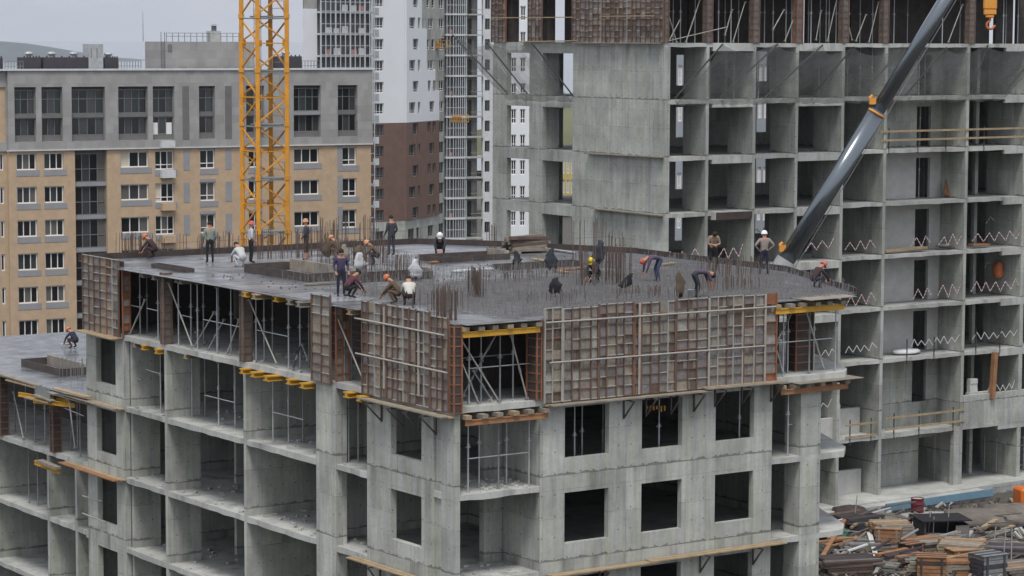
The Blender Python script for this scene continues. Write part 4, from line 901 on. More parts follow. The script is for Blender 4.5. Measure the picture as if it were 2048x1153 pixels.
# grey tile cladding with uneven tiles
gm, gn, gb = newmat('grey_tile_cladding'); N = gn.nodes.new; l = gn.links.new
tc = N('ShaderNodeTexCoord'); mp = N('ShaderNodeMapping'); mp.inputs['Rotation'].default_value = (math.pi/2, 0, 0); br = N('ShaderNodeTexBrick')
br.inputs['Scale'].default_value = 1; br.inputs['Brick Width'].default_value = .75; br.inputs['Row Height'].default_value = .75; br.inputs['Mortar Size'].default_value = .008; br.inputs['Bias'].default_value = 0
br.inputs['Color1'].default_value = (.40, .39, .385, 1); br.inputs['Color2'].default_value = (.49, .48, .47, 1); br.inputs['Mortar'].default_value = (.34, .34, .34, 1)
nz = N('ShaderNodeTexNoise'); nz.inputs['Scale'].default_value = .5; nz.inputs['Detail'].default_value = 5; ml = N('ShaderNodeMixRGB'); ml.blend_type = 'MULTIPLY'; ml.inputs[0].default_value = .45
l(tc.outputs['Object'], mp.inputs[0]); l(mp.outputs[0], br.inputs['Vector']); l(tc.outputs['Object'], nz.inputs['Vector']); l(br.outputs['Color'], ml.inputs[1]); l(nz.outputs['Fac'], ml.inputs[2])
l(ml.outputs[0], gb.inputs['Base Color']); gb.inputs['Roughness'].default_value = .8; MT['tile'] = gm
MT['tile2'] = MT['tile']

finb = thing('apartment_block', 'finished beige and grey apartment block behind the crane mast', 'building', C)
zb = lambda y, x=400: C.hit(x, y, v=0)[2]
cu = lambda x, y=330: C.hit(x, y, v=0)[0]
def window(parent, fr_pt, a0, a1, z0, z1, d, n, frame, pane_idx, trans=None, bar=.10, org=(0, 0, 0)):
    """frame with n lights at depth d in the opening; each pane is a sub-part"""
    mb = MB(); b = bar
    def bx(x0, x1, y0, y1, dd=.05):
        P = [fr_pt(x, d+q, z) for q in (-dd/2, dd/2) for z in (y0, y1) for x in (x0, x1)]
        k = len(mb.v); mb.v += P
        for f in ((0,1,3,2),(4,6,7,5),(0,4,5,1),(2,3,7,6),(0,2,6,4),(1,5,7,3)): mb.f.append(tuple(k+i for i in f)); mb.mi.append(0)
    bx(a0, a1, z0, z0+b, .07); bx(a0, a1, z1-b, z1); bx(a0, a0+b, z0+b, z1-b); bx(a1-b, a1, z0+b, z1-b)
    w = (a1-a0)/n
    for i in range(1, n): bx(a0+w*i-b*.4, a0+w*i+b*.4, z0+b, z1-b)
    if trans: bx(a0+b, a1-b, z0+trans-b*.4, z0+trans+b*.4, .04)
    o = mb.build('window', frame, parent, org)
    for i in range(n):
        pm = MB(); x0, x1 = a0+w*i+.02, a0+w*(i+1)-.02
        pm.q([fr_pt(x0, d+.035, z0+.02), fr_pt(x1, d+.035, z0+.02), fr_pt(x1, d+.035, z1-.02), fr_pt(x0, d+.035, z1-.02)])
        pi = pane_idx[i % len(pane_idx)]; pm.build('pane', pi if not isinstance(pi, int) else GL[pi], o, recalc=False)
    return o
ptC = ptU(0.0)
zpar, zbd, zbase = zb(141), zb(296), -14.0
rows_z = [zb(312, 613)-3.0*k for k in range(7)]
rnd = random.Random(8)
colsL = [(33, 73, 3, 1.5, 0), (88, 127, 3, 1.5, 0)]
colsR = [(241, 297, 3, 1.45, 0), (310, 348, 3, 1.75, .45), (400, 430, 2, 1.75, .5), (497, 523, 2, 1.75, .5), (588, 638, 3, 1.4, 0), (685, 713, 2, 1.75, .5)]
def hz(k, h, x): return rows_z[k]+ (.0 if h < 1.6 else -.12) - h/2 + (0 if h < 1.6 else .0), rows_z[k] + (.0 if h < 1.6 else -.12) + h/2
holes = []
for x0, x1, n, h, tr in colsL + colsR:
    for k in range(7): holes.append((cu(x0), cu(x1), *hz(k, h, x0)))
loggia = (cu(150), cu(214))
for (a, b_), hs in (((cu(214), 0.0), [q for q in holes if q[0] > cu(216)]), ((cu(17), cu(150)), [q for q in holes if q[1] < cu(150)])):
    mb = MB(); mb.holed(ptC, a, b_, zbase, zbd, hs, .5); mb.build('brick_wall', MT['beige'], finb)
mb = MB(); mb.box(-42, 0, .55, 14, zbase, zpar-.6); mb.build('body', MT['niche'], finb)
mb = MB(); mb.holed(ptU(.35), -42, cu(17), zbase, zpar-.05, [(cu(2), cu(10), *hz(k, 1.5, 0)) for k in range(7)], .19); mb.build('brick_wall', MT['beige'], finb)
for k in range(7): window(finb, ptU(.35), cu(2), cu(10), *hz(k, 1.5, 0), .14, 1, MT['whitef'], [0])
for ci, (x0, x1, n, h, tr) in enumerate(colsL + colsR):
    for k in range(7):
        z0, z1 = hz(k, h, x0); lit = [0, 2, 1, 0, 3, 1]
        pn = [rnd.choice(lit) for _ in range(3)]
        if ci == 2 and k == 0: pn = [MT['blind'], 0, 2]
        if ci == 3 and k == 1: pn = [MT['blind'], 0, 3]
        window(finb, ptC, cu(x0), cu(x1), z0, z1, .2, n, MT['whitef'], pn, tr or None)
        mb = MB(); mb.box(cu(x0)-.02, cu(x1)+.3, -.03, .02, z0-.55, z0-.02); mb.build('spandrel', MT['greyp'], finb)
        if ci in (4, 5): mb = MB(); mb.box(cu(x0)-.05, cu(x1)+.05, -.028, .02, z1+.02, z1+.3); mb.build('spandrel', MT['greyp'], finb)
        if ci == 7: mb = MB(); mb.box(cu(675), cu(x0)-.03, -.025, .02, z0-.55, z1+.3); mb.build('spandrel', MT['greyp'], finb)
        if ci == 3: mb = MB(); mb.box(cu(320), cu(347), -.55, -.03, z0-.75, z0-.08); mb.build('balcony_box', MT['beige'] if k else MT['tarp'], finb)
    if ci < 0: pass
for xa, xb in ((367, 379), (451, 463)):
    for k in range(7): mb = MB(); mb.box(cu(xa), cu(xb), -.028, .02, rows_z[k]-1.1, rows_z[k]+.75); mb.build('spandrel', MT['greyp'], finb)
# glazed loggia stack
for k in range(8):
    zc = zbd-3.0*k
    mb = MB(); mb.box(loggia[0], loggia[1], .25, .54, zc-3.3, zc-2.95); mb.build('loggia_slab', MT['greyp'], finb)
    window(finb, ptU(.25), loggia[0]+.05, loggia[1]-.05, zc-2.94, zc-.32, .2, 4, MT['darkf'], [0, 2, 0, 1], 1.2, .09)
# grey top two storeys with tall niches
nich = [(30, 73), (84, 126), (144, 211), (237, 296), (306, 349), (398, 430), (492, 528), (587, 641), (675, 714)]
zt0, zt1 = zb(277, 480), zb(172, 480)
nh = [(cu(a), cu(b_), zt0, zt1) for a, b_ in nich]
mb = MB(); mb.holed(ptU(-.12), cu(17), .12, zbd, zpar, nh, .66); mb.build('clad_wall', MT['tile'], finb)
mb = MB(); mb.holed(ptU(.2), -42, cu(17)-.01, zbd, zpar-.02, [(-40, cu(15), zt0, zt1)], .34); mb.build('clad_wall', MT['tile'], finb)
mb = MB(); mb.box(-42, .25, -.25, .6, zpar+.003, zpar+.16); mb.build('parapet_cap', MT['tarp'], finb)
mb = MB(); mb.box(-36.4, .14, -.2, -.125, zbd+.003, zbd+.1); mb.build('string_course', MT['tarp'], finb)
for a, b_ in ((365, 378), (450, 463)): mb = MB(); mb.box(cu(a), cu(b_), -.15, -.122, zt0, zt1); mb.build('spandrel', MT['niche'], finb)
for i, (a, b_) in enumerate(nich):
    a, b_ = cu(a)+.01, cu(b_)-.01; zm = (zt0+zt1)/2-.25; wide = b_-a > 1.9
    n = 4 if b_-a > 2.2 else (3 if wide else 2)
    window(finb, ptC, a, b_, zm+.25, zt1-.25, .3, n, MT['darkf'], [0, 2, 3, 0] if i % 2 else [3, 0, 2], (zt1-zm)*.5, .08)
    window(finb, ptC, a, b_, zt0+.5, zm-.1, .3, n, MT['darkf'], [0, 2, 0, 2], None, .08)
    mb = MB(); mb.box(a, b_, -.05 if i in (0, 1, 3, 7) else .2, .5, zm-.09, zm+.24); mb.build('niche_slab', MT['greyp'] if i == 7 else MT['niche'], finb)
    mb = MB(); mb.box(a, b_, .2, .5, zt0, zt0+.49); mb.build('niche_sill', MT['niche'], finb)
for x in (306, 334): mb = MB(); mb.box(cu(x)+.05, cu(x)+.58, .2, .25, zb(270, 310), zb(246, 310)); mb.build('open_sash', MT['whitef'], finb)
mb = MB(); mb.box(cu(319), cu(346), -.6, -.13, zb(296, 330), zb(282, 330)); mb.build('balcony_box', MT['tarp'], finb)
# roof
rz = zpar-.1
mb = MB(); mb.box(C.hit(321, 100, v=1.5)[0], C.hit(508, 100, v=1.5)[0], 1.5, 5.3, rz-.5, zb(84)); mb.build('penthouse', MT['tile'], finb)
pent = mb; zp = zb(84)
for nm, xa, xb, y0, y1, mat, vv in (('roof_vent', 46, 82, 115, 141, 'roofbox', 1.2), ('roof_vent', 87, 176, 115, 141, 'roofbox', 1.2), ('roof_vent', 209, 237, 116, 141, 'roofbox', 1.2), ('roof_vent', 553, 604, 113, 138, 'roofbox', 1.5), ('roof_vent', -30, 6, 116, 141, 'roofbox', 1.2), ('roof_cabinet', 178, 207, 88, 140, 'galv', 1.0)):
    a, b_ = C.hit(xa, 130, v=vv)[0], C.hit(xb, 130, v=vv)[0]; zt = C.hit(xa, y0, v=vv)[2]
    mb = MB(); mb.box(a, b_, vv, vv+1.6, rz-.3, zt); o = mb.build(nm, MT[mat], finb, bevel=.03)
    if mat == 'roofbox':
        for j in range(max(1, round((b_-a)/2.2))):
            c = a+(b_-a)*(j+.5)/max(1, round((b_-a)/2.2)); mb = MB(); mb.lathe((c, vv+.8, zt), [(.2, 0), (.2, .15), (.36, .2), (.42, .32), (.36, .44), (.12, .5)], 10); mb.build('turbine_cap', MT['galv'], o)
        for j in range(6): mb = MB(); c = a+(b_-a)*(j+.5)/6; mb.box(c-.05, c+.05, vv, vv+.1, zt+.004, zt+.14); mb.build('lug', MT['roofbox'], o)
    else:
        for j in range(2): mb = MB(); mb.box(a+.2+j*.55, a+.26+j*.55, vv-.03, vv-.003, zt-1.3, zt-.4); mb.build('seam', MT['darkf'], o)
def railing(xa, xb, zf, v, n, h=.95):
    a, b_ = C.hit(xa, 120, v=v)[0], C.hit(xb, 120, v=v)[0]; mb = MB()
    for j in range(n+1): c = a+(b_-a)*j/n; mb.bar((c, v, zf), (c, v, zf+h), .05)
    for hh in (.5, h): mb.bar((a, v, zf+hh), (b_, v, zf+hh), .045)
    mb.build('roof_railing', MT['darkf'], finb)
railing(237, 282, rz, .6, 8); railing(604, 640, rz, .6, 6); railing(10, 46, rz, .6, 6); railing(333, 478, zp, 3, 12, .8)
a = C.hit(428, 80, v=3.2)[0]
mb = MB(); mb.box(a-.55, a+.5, 2.7, 3.7, zp-.02, zp+1.0); o = mb.build('chimney', MT['slab'], finb); mb = MB(); mb.tube((a, 3.2, zp+1.0), (a, 3.2, zp+1.5), .25, n=10); mb.tube((a, 3.2, zp+1.55), (a, 3.2, zp+1.62), .5, .1, n=10); mb.build('cowl', MT['darkf'], o)
a = C.hit(286, 60, v=4.9)[0]; mb = MB(); mb.tube((a, 4.9, zp), (a, 4.9, zp+2.8), .035, .015); mb.bar((a-.1, 4.9, zp+1.5), (a+.1, 4.9, zp+1.5), .02); mb.build('antenna', MT['darkf'], finb)
a = C.hit(322, 60, v=1.4)[0]; mb = MB()
for dx in (0, .35): mb.bar((a+dx, 1.42, rz), (a+dx, 1.42, zp+.9), .05)
for j in range(9): mb.bar((a, 1.42, rz+.3+j*.3), (a+.35, 1.42, rz+.3+j*.3), .03)
mb.build('roof_ladder', MT['darkf'], finb)
mb = MB(); mb.box(C.hit(336, 95, v=1.48)[0], C.hit(344, 95, v=1.48)[0], 1.45, 1.49, zp-.9, zp-.25); mb.build('grille', MT['darkf'], finb)

# ------------------------------------------------------------ white and brown tower
tower = thing('apartment_tower', 'tall white and brown apartment tower with a glazed balcony stack, partly unclad', 'tower', D)
MT['cladw'] = plain('white_cladding', (.76, .79, .82), .6, .04, .3); MT['cladb'] = plain('brown_cladding', (.165, .10, .08), .75, .15, .8)
MT['studs'] = plain('pale_steel_studs', (.55, .60, .64), .45, .1, 1); MT['red'] = plain('red_boards', (.46, .24, .22), .7, .2, 1.5)
du = lambda x, y=100: D.hit(x, y, v=0)[0]
dzc = D.hit(757, 46, v=0)[2]; rowsD = [dzc+3*3-3.0*k for k in range(16)]        # window centres
zw = D.hit(757, 247, v=0)[2]; zbr = D.hit(757, 444, v=0)[2]; ztop, zlow = CZ+24, -16
wl_ = (du(746), du(767))
hD = [(wl_[0]+.1, wl_[1], z-.75, z+.75) for z in rowsD]
mb = MB(); mb.holed(ptU(0), du(742), 0, zw, ztop, hD, .4); mb.build('clad_wall', MT['cladw'], tower)
mb = MB(); mb.holed(ptU(.02), du(742), 0, zbr, zw-.003, hD, .4); mb.build('clad_wall', MT['cladb'], tower)
mb = MB(); mb.holed(ptU(.06), du(742), 0, zlow, zbr-.003, hD, .4); mb.build('base_wall', MT['concB'], tower)
for z in rowsD:
    window(tower, ptU(0), *hD[rowsD.index(z)], .2, 3, MT['whitef'] if z > zw else MT['darkf'], [0, 2, 2], .35, .08)
    mb = MB(); mb.box(wl_[0], wl_[0]+1.0, -.03, .01, z-1.9, z-.95); mb.build('ac_screen', MT['galv'] if z > zw else MT['tarp'], tower)
mb = MB(); mb.box(du(611), du(634), -.05, .59, zlow, D.hit(620, 18, v=0)[2]); mb.build('clad_wall', MT['cladw'], tower)
mb = MB(); mb.box(du(612), du(634), .0, .59, D.hit(620, 18, v=0)[2]+.003, ztop); mb.build('brick_wall', MT['tile'], tower)
# glazed balcony stack
ga, gb_ = du(634), du(741)
for k, z in enumerate(rowsD):
    mb = MB(); mb.box(ga, gb_, -.9, .59, z-1.75, z-1.5); mb.build('balcony_slab', MT['tarp'], tower)
    r2 = random.Random(k)
    for j in range(5):
        if r2.random() < .75: c = ga+1.2+(gb_-ga-2)*j/5; mb = MB(); mb.box(c, c+.9+r2.random()*.4, -.3, -.22, z-1.49, z-.6+r2.uniform(-.2, .1)); mb.build('parapet_board', MT['red'] if r2.random() < .45 else MT['tarp'], tower)
mb = MB()
for j in range(12):
    c = ga+(gb_-ga)*j/11; mb = MB(); mb.bar((c, -.95, zlow), (c, -.95, ztop), .1 if j % 3 else .16); mb.build('mullion', MT['studs'], tower)
for z in rowsD:
    for dz in (-1.45, -.2): mb = MB(); mb.bar((ga, -.97, z+dz), (gb_, -.97, z+dz), .07); mb.build('transom', MT['studs'], tower)
# right-hand face, turned away
DR = Fr(D.K, 20.4)
def rel(fr, parent_fr):
    """matrix that turns coordinates of frame fr into coordinates of parent_fr"""
    a = fr.rz-parent_fr.rz; o = parent_fr.loc(Vector((fr.K.x, fr.K.y, 0)))
    return lambda p: (o[0]+p[0]*math.cos(a)-p[1]*math.sin(a), o[1]+p[0]*math.sin(a)+p[1]*math.cos(a), p[2])
rD = rel(DR, D); ptDR = lambda v0: (lambda a, d, z: rD((a, v0+d, z)))
ru = lambda x, y=200: DR.hit(x, y, v=0)[0]
mb = MB(); mb.prism([(du(611), .6), (-.2, .6), rD((13.5, .5, 0))[:2], rD((13.5, 7, 0))[:2], (du(611)+9, 9)], zlow, ztop); mb.build('body', MT['niche'], tower)
hol = []; wins = []
for k, z in enumerate(rowsD):
    if k % 2: cs = [(816, 828), (833, 838), (856, 866)]
    else: cs = [(823, 834), (853, 859), (863, 869)]
    cs += [(878, 887)]
    for x0, x1 in cs: q = (ru(x0), ru(x1), z-.8, z+.8); hol.append(q); wins.append((q, x0))
e1 = ru(889)
mb = MB(); mb.holed(ptDR(0.0), 0.01, e1, zlow, ztop, hol, .4); mb.build('bare_wall', MT['concB'], tower)
steps = [(ztop, D.hit(810, 57, v=0)[2], 841), (D.hit(810, 57, v=0)[2], D.hit(810, 140, v=0)[2], 851), (D.hit(810, 140, v=0)[2], D.hit(810, 184, v=0)[2], 868), (D.hit(810, 184, v=0)[2], zw, 876)]
for zt_, zb_, x in steps: mb = MB(); mb.holed(ptDR(-.22), 0, ru(x), zb_+.002, zt_, hol, .2); mb.build('clad_wall', MT['cladw'], tower)
mb = MB(); mb.holed(ptDR(-.2), 0, ru(876), zbr, zw, hol, .19); mb.build('clad_wall', MT['cladb'], tower)
for q, x0 in wins: window(tower, ptDR(0), *q, .12, 1 if x0 in (833, 853, 863) else 2, MT['whitef'] if q[2] > zw else MT['darkf'], [0, 2], .35, .09)
# stud-framed balcony stack and open balconies further right
E_ = Fr(DR.w(e1, 0).xy, 66); rE = rel(E_, D); eu = lambda x, y=200, v=0: E_.hit(x, y, v=v)[0]
ptE = lambda v0: (lambda a, d, z: rE((a, v0+d, z)))
def ebox(x0, x1, v0, v1, z0, z1, nm, mat):
    a0, a1 = (eu(x0) if x0 > 50 else x0), (eu(x1) if x1 > 50 else x1); mb = MB()
    mb.v = [rE((x, y, z)) for z in (z0, z1) for y in (v0, v1) for x in (a0, a1)]
    for f in ((0,2,3,1),(4,5,7,6),(0,1,5,4),(2,6,7,3),(0,4,6,2),(1,3,7,5)): mb.f.append(f); mb.mi.append(0)
    return mb.build(nm, MT[mat], tower)
for x in (891, 897, 904, 909, 914, 918, 922, 926, 929): 
    a = eu(x); ebox(a-.06 if a > 50 else x, x+1, -.5, -.38, zlow, ztop, 'mullion', 'studs')
ebox(889, 931, .9, 1.1, zlow, ztop, 'back_wall', 'niche'); ebox(931, 964, 1.8, 2.0, zlow, ztop, 'back_wall', 'concB'); ebox(930, 932, -.4, 1.8, zlow, ztop, 'side_wall', 'concB')
hE = [(eu(967), eu(977), z-.8, z+.8) for z in rowsD]
mb = MB(); mb.holed(ptE(-.5), eu(963), eu(990), zlow, ztop, hE, .5); mb.build('clad_wall', MT['tarp'], tower)
for k, z in enumerate(rowsD):
    ebox(889, 931, -.55, .9, z-1.75, z-1.5, 'balcony_slab', 'tarp'); ebox(890, 930, -.46, -.40, z-.3, z-.22, 'transom', 'studs')
    ebox(930, 963, -.7, 1.8, z-1.75, z-1.52, 'balcony_slab', 'slab'); ebox(944, 952, 1.7, 1.79, z-1.5, z+.8, 'doorway', 'roofbox')  # doorway is a dark panel, its colour standing in for the opening's shade
    ebox(938, 962, -.68, -.62, z-.95, z-.88, 'rail', 'timber')
    window(tower, ptE(-.5), *hE[k], .15, 2, MT['darkf'], [0, 2], None, .08)
    if k % 3 == 0: ebox(897, 903, -.3, -.25, z-1.4, z-.8, 'parapet_board', 'red')

# suspended cradles with two fitters
for i, (x, y, d, lab, w) in enumerate(((876, 88, 372, 'orange work cradle with two fitters, high on the white tower', 3.6), (920, 236, 372, 'orange work cradle hanging beside the steel studs of the tower', 2.5))):
    p = at_depth(x, y, d); t = thing('work_cradle', lab, 'work cradle', W, tuple(p), 'suspended work cradles')
    mb = MB(); mb.box(-w/2, w/2, -.4, .4, -.7, -.62); mb.build('floor', MT['timbero'], t)
    mb = MB()
    for zz in (-.6, -.05, .45): mb.bar((-w/2, -.4, zz), (w/2, -.4, zz), .06); mb.bar((-w/2, .4, zz), (w/2, .4, zz), .06)
    for j in range(7): c = -w/2+w*j/6; mb.bar((c, -.4, -.62), (c, -.4, .45), .06); mb.bar((c, .4, -.62), (c, .4, .45), .06)
    mb.build('guard_frame', MT['yellow'], t)
    mb = MB(); mb.box(-w/2+.1, w*.1, -.36, -.33, -.6, .2); mb.build('side_board', MT['timbero'], t)
    for s in (-1, 1): mb = MB(); mb.tube((s*w*.48, 0, .4), (s*w*.48, 0, 20), .02, n=5); mb.build('rope', MT['darksteel'], t)
# ------------------------------------------------------------ tower crane mast
MT['crane'] = plain('crane_yellow_paint', (.66, .29, .025), .5, .22, 1.6); MT['craned'] = plain('crane_yellow_worn', (.50, .24, .04), .55, .2, 1.5)
f0 = at_depth(516, 250, 141.3); e1_, e2_ = Vector((1.52, 1.05)), Vector((-1.05, 1.52))
mast = thing('tower_crane', 'yellow lattice tower crane mast standing behind the deck', 'crane', W, (f0.x, f0.y, 0))
cs_ = [Vector((0, 0)), e1_, e1_+e2_, e2_]
zref = at_depth(519, 245, 141.3).z; top_z = CZ+12; z = zref - 3.0*9
levels = []
while z < top_z: levels.append(z); z += 2.985
for i, c in enumerate(cs_):
    for a, b_ in zip(levels, levels[1:]):
        mb = MB(); mb.box(c.x-.115, c.x+.115, c.y-.115, c.y+.115, a+.01, b_-.01); o = mb.build('chord', MT['crane'], mast)
        mb = MB(); mb.box(c.x-.15, c.x+.15, c.y-.15, c.y+.15, b_-.12, b_+.12); mb.build('joint', MT['crane'], mast)
sides = [(0, 1), (1, 2), (2, 3), (3, 0)]
for a, b_ in zip(levels, levels[1:]):
    mid = (a+b_)/2
    for i, j in sides:
        p, q = cs_[i], cs_[j]
        mb = MB(); mb.bar((*p, mid), (*q, mid), .06); mb.build('horizontal_strut', MT['crane'], mast)
        mb = MB(); mb.bar((*p, b_-.12), (*q, b_-.12), .07); mb.build('horizontal_strut', MT['galvd'], mast)
        mb = MB(); mb.bar((*p, b_-.2), (*q, mid+.1), .075); mb.build('diagonal', MT['crane'], mast)
        mb = MB(); mb.bar((*q, mid-.1), (*p, a+.1), .075); mb.build('diagonal', MT['crane'], mast)
        for c, s in ((p, q), (q, p)):
            d = (s-c).normalized(); mb = MB(); g0, g1 = Vector((*c, mid)), Vector((*(c+d*.28), mid)); mb.bar(g0, g1, .02, .34); mb.build('gusset', MT['crane'], mast)
    # rest platform and ladder
    c = (cs_[1]*.62+cs_[2]*.30+cs_[0]*.1+cs_[3]*.0)
    P = [cs_[0]+e1_*.25+e2_*.08, cs_[0]+e1_*.95+e2_*.08, cs_[0]+e1_*.95+e2_*.92, cs_[0]+e1_*.25+e2_*.92]
    mb = MB(); mb.prism([tuple(k_) for k_ in P], b_-.06, b_+.02); mb.build('rest_platform', MT['galvd'], mast)
    la, lb = cs_[0]+e1_*.2+e2_*.35, cs_[0]+e1_*.38+e2_*.7
    mb = MB(); off = Vector((.18, .09))
    for s in (-1, 1): mb.bar((*(la+off*s), b_+.3), (*(lb+off*s), a+.02), .035)
    for k_ in range(9):
        f = k_/9; c0 = la.lerp(lb, f); zz = (b_+.3)+(a+.02-b_-.3)*f; mb.bar((*(c0-off), zz), (*(c0+off), zz), .025)
    mb.build('ladder', MT['galv'], mast)
    for c0 in (P[1], P[2]):
        mb = MB(); mb.bar((*c0, b_+.02), (*c0, b_+.85), .035); mb.build('handrail_post', MT['galvd'], mast)
    mb = MB(); mb.bar((*P[1], b_+.85), (*P[2], b_+.85), .03); mb.bar((*P[1], b_+.45), (*P[2], b_+.45), .03); mb.build('handrail', MT['galvd'], mast)
mb = MB(); mb.box(-1.6, 2.4, -1.2, 3.4, -.4, levels[0]+.02); mb.build('footing', MT['slab'], mast)
for c in cs_: mb = MB(); mb.box(c.x-.1, c.x+.1, c.y-.1, c.y+.1, .0, levels[0]+.05); mb.build('chord', MT['crane'], mast)

# ------------------------------------------------------------ mobile crane with its telescopic boom
bm_, bn, bb = newmat('black_boom_paint'); bb.inputs['Base Color'].default_value = (.21, .235, .26, 1); bb.inputs['Metallic'].default_value = .9; MT['boom'] = bm_
nz = bn.nodes.new('ShaderNodeTexNoise'); nz.inputs['Scale'].default_value = .8; nz.inputs['Detail'].default_value = 6; tcb = bn.nodes.new('ShaderNodeTexCoord'); mrb = bn.nodes.new('ShaderNodeMapRange'); mrb.inputs[3].default_value = .14; mrb.inputs[4].default_value = .34
bn.links.new(tcb.outputs['Object'], nz.inputs['Vector']); bn.links.new(nz.outputs['Fac'], mrb.inputs[0]); bn.links.new(mrb.outputs[0], bb.inputs['Roughness'])
MT['boomg'] = plain('grey_boom_paint', (.24, .245, .245), .45, .2, 1); MT['hookp'] = plain('hook_block_orange', (.70, .30, .05), .5, .15, 2); MT['tyre'] = plain('tyre_rubber', (.03, .03, .03), .9, .2, 3)
DB = 125.0
pxl = lambda y: 1582+(505-y)*.612
P = lambda y: at_depth(pxl(y), y, DB)
tip, low = P(-150), P(1090)
crane = thing('mobile_crane', 'mobile crane with a glossy black telescopic boom rising past the taller frame', 'crane', W, (low.x, low.y, 0)); o_ = (low.x, low.y, 0)
ax = (tip-low).normalized(); side = -ax.cross(Vector((0, 1, 0))).normalized(); fwd = Vector((0, 1, 0))
def boomsec(nm, y0, y1, w, h, mat):
    p, q = P(y0), P(y1); mb = MB(); n = 20; k = len(mb.v)
    for c in (p, q):
        for i in range(n):
            t = 2*math.pi*i/n; cx, cy = math.cos(t), math.sin(t); rx = math.copysign(abs(cx)**.75, cx)*w/2; ry = math.copysign(abs(cy)**.75, cy)*h/2
            mb.v.append(tuple(c+side*rx+fwd*ry))
    for i in range(n): j = (i+1) % n; mb.f.append((i, j, n+j, n+i)); mb.mi.append(0)
    mb.f.append(tuple(reversed(range(n)))); mb.f.append(tuple(range(n, 2*n))); mb.mi += [0, 0]
    ob = mb.build(nm, MT[mat], crane, o_)
    for pl in ob.data.polygons: pl.use_smooth = len(pl.vertices) == 4
    return ob
boomsec('boom_base', 1090, 520, .98, 1.05, 'boomg'); boomsec('boom_section', 525, 222, .84, .92, 'boom'); boomsec('boom_section', 226, -150, .68, .76, 'boom')
boomsec('collar', 529, 523, .93, 1.0, 'hookp'); boomsec('collar', 229, 225, .86, .94, 'hookp')
for y in (508, 214):
    c = P(y)-side*(.5)-fwd*.1; mb = MB(); mb.box(c.x-.12, c.x+.2, c.y-.15, c.y+.15, c.z-.14, c.z+.16); mb.tube((c.x-.1, c.y, c.z+.15), (c.x+.05, c.y, c.z+.30), .08); mb.build('cable_guide', MT['hookp'], crane, o_)
mb = MB(); a, b_ = P(540)+side*.56, P(-150)+side*.42; mb.tube(a, b_, .022, n=5); mb.build('hoist_rope', MT['galv'], crane, o_)
mb = MB(); mb.tube(tip, tip+ax*.5, .5, .35, n=10); mb.build('boom_head', MT['boomg'], crane, o_)
# superstructure, chassis and wheels on the yard (behind the front building)
x0, y0 = low.x, low.y
mb = MB(); mb.box(x0-2.6, x0+1.0, y0-1.2, y0+1.2, 1.3, 2.6); mb.build('slewing_body', MT['hookp'], crane, o_, bevel=.08)
mb = MB(); mb.box(x0-4.5, x0+6.5, y0-1.25, y0+1.25, .75, 1.28); mb.build('chassis', MT['darksteel'], crane, o_, bevel=.05)
mb = MB(); mb.box(x0+4.6, x0+6.6, y0-1.2, y0+1.2, 1.3, 2.9); mb.build('cab', MT['hookp'], crane, o_, bevel=.15)
for dx in (-3.4, -1.9, 3.4, 4.9):
    for dy in (-1.1, 1.1): mb = MB(); mb.tube((x0+dx, y0+dy-.18, .55), (x0+dx, y0+dy+.18, .55), .55, n=18); mb.build('wheel', MT['tyre'], crane, o_)
# hook block
hb = at_depth(1980, 18, DB-.3); hk = thing('hook_block', 'orange crane hook block hanging at the top right', 'hook', W, tuple(hb))
mb = MB(); mb.prism([(-.30, -.16), (.30, -.16), (.34, 0), (.30, .16), (-.30, .16), (-.34, 0)], -.02, .65); mb.prism([(-.30, -.14), (.30, -.14), (.3, .14), (-.3, .14)], -.30, -.02); mb.prism([(-.2, -.12), (.2, -.12), (.2, .12), (-.2, .12)], -.44, -.3); mb.build('block', MT['hookp'], hk, bevel=.04)
mb = MB(); pts = [Vector((.02, 0, -.44)), Vector((.0, 0, -.6))] + [Vector((.05+.2*math.cos(t), 0, -.78+.2*math.sin(t))) for t in [math.radians(150+d) for d in range(0, 230, 23)]]
for a, b_ in zip(pts, pts[1:]): mb.tube(a, b_, .06, n=7)
mb.build('hook', MT['sack'], hk, smooth=True)
for s in (-.12, .12): mb = MB(); mb.tube((s, 0, .6), (s*.5, 0, tip.z-hb.z-.2), .02, n=5); mb.build('rope', MT['galvd'], hk)

# ------------------------------------------------------------ things seen through the open floors and in the distance
def far_block(label, x0, x1, d, ztop, zlow, mat, nx_, dz=3.0, fm='whitef', depth=12):
    p, q = at_depth(x0, 300, d), at_depth(x1, 300, d); o = (p.x, p.y, zlow); w = q.x-p.x
    t = thing('far_building', label, 'building', W, o); mb = MB(); n = int((ztop-zlow)/dz)
    hs = [(w*(i+.2)/nx_, w*(i+.8)/nx_, j*dz+.8, j*dz+2.5) for i in range(nx_) for j in range(n)]
    mb.holed(ptU(0), 0, w, 0, ztop-zlow, hs, .3); mb.build('wall', MT[mat], t); mb = MB(); mb.box(0, w, .4, depth, 0, ztop-zlow-.1); mb.build('body', MT['niche'], t)
    for h in hs: window(t, ptU(0), *h, .15, 2, MT[fm], [0, 2], .6, .1)
MT['farw'] = plain('far_wall_grey', (.30, .33, .37), .8, .1, .5)
far_block('pale block with white windows glimpsed through the left bays of the taller frame', 1325, 1420, 215, CZ+6, -14, 'farw', 7)
far_block('pale block with white windows glimpsed through the middle bays of the taller frame', 1490, 1560, 225, CZ+4, -14, 'farw', 6)
far_block('white tower glimpsed through the left end of the taller frame', 1000, 1108, 300, CZ+14, -14, 'cladw', 6)
MT['yelw'] = plain('yellow_wall', (.55, .45, .18), .8, .1, 1)
far_block('small yellow house glimpsed through the gap behind the dark bags', 1122, 1150, 330, CZ-15.5, CZ-20.5, 'yelw', 3, 2.5, 'whitef', 6)
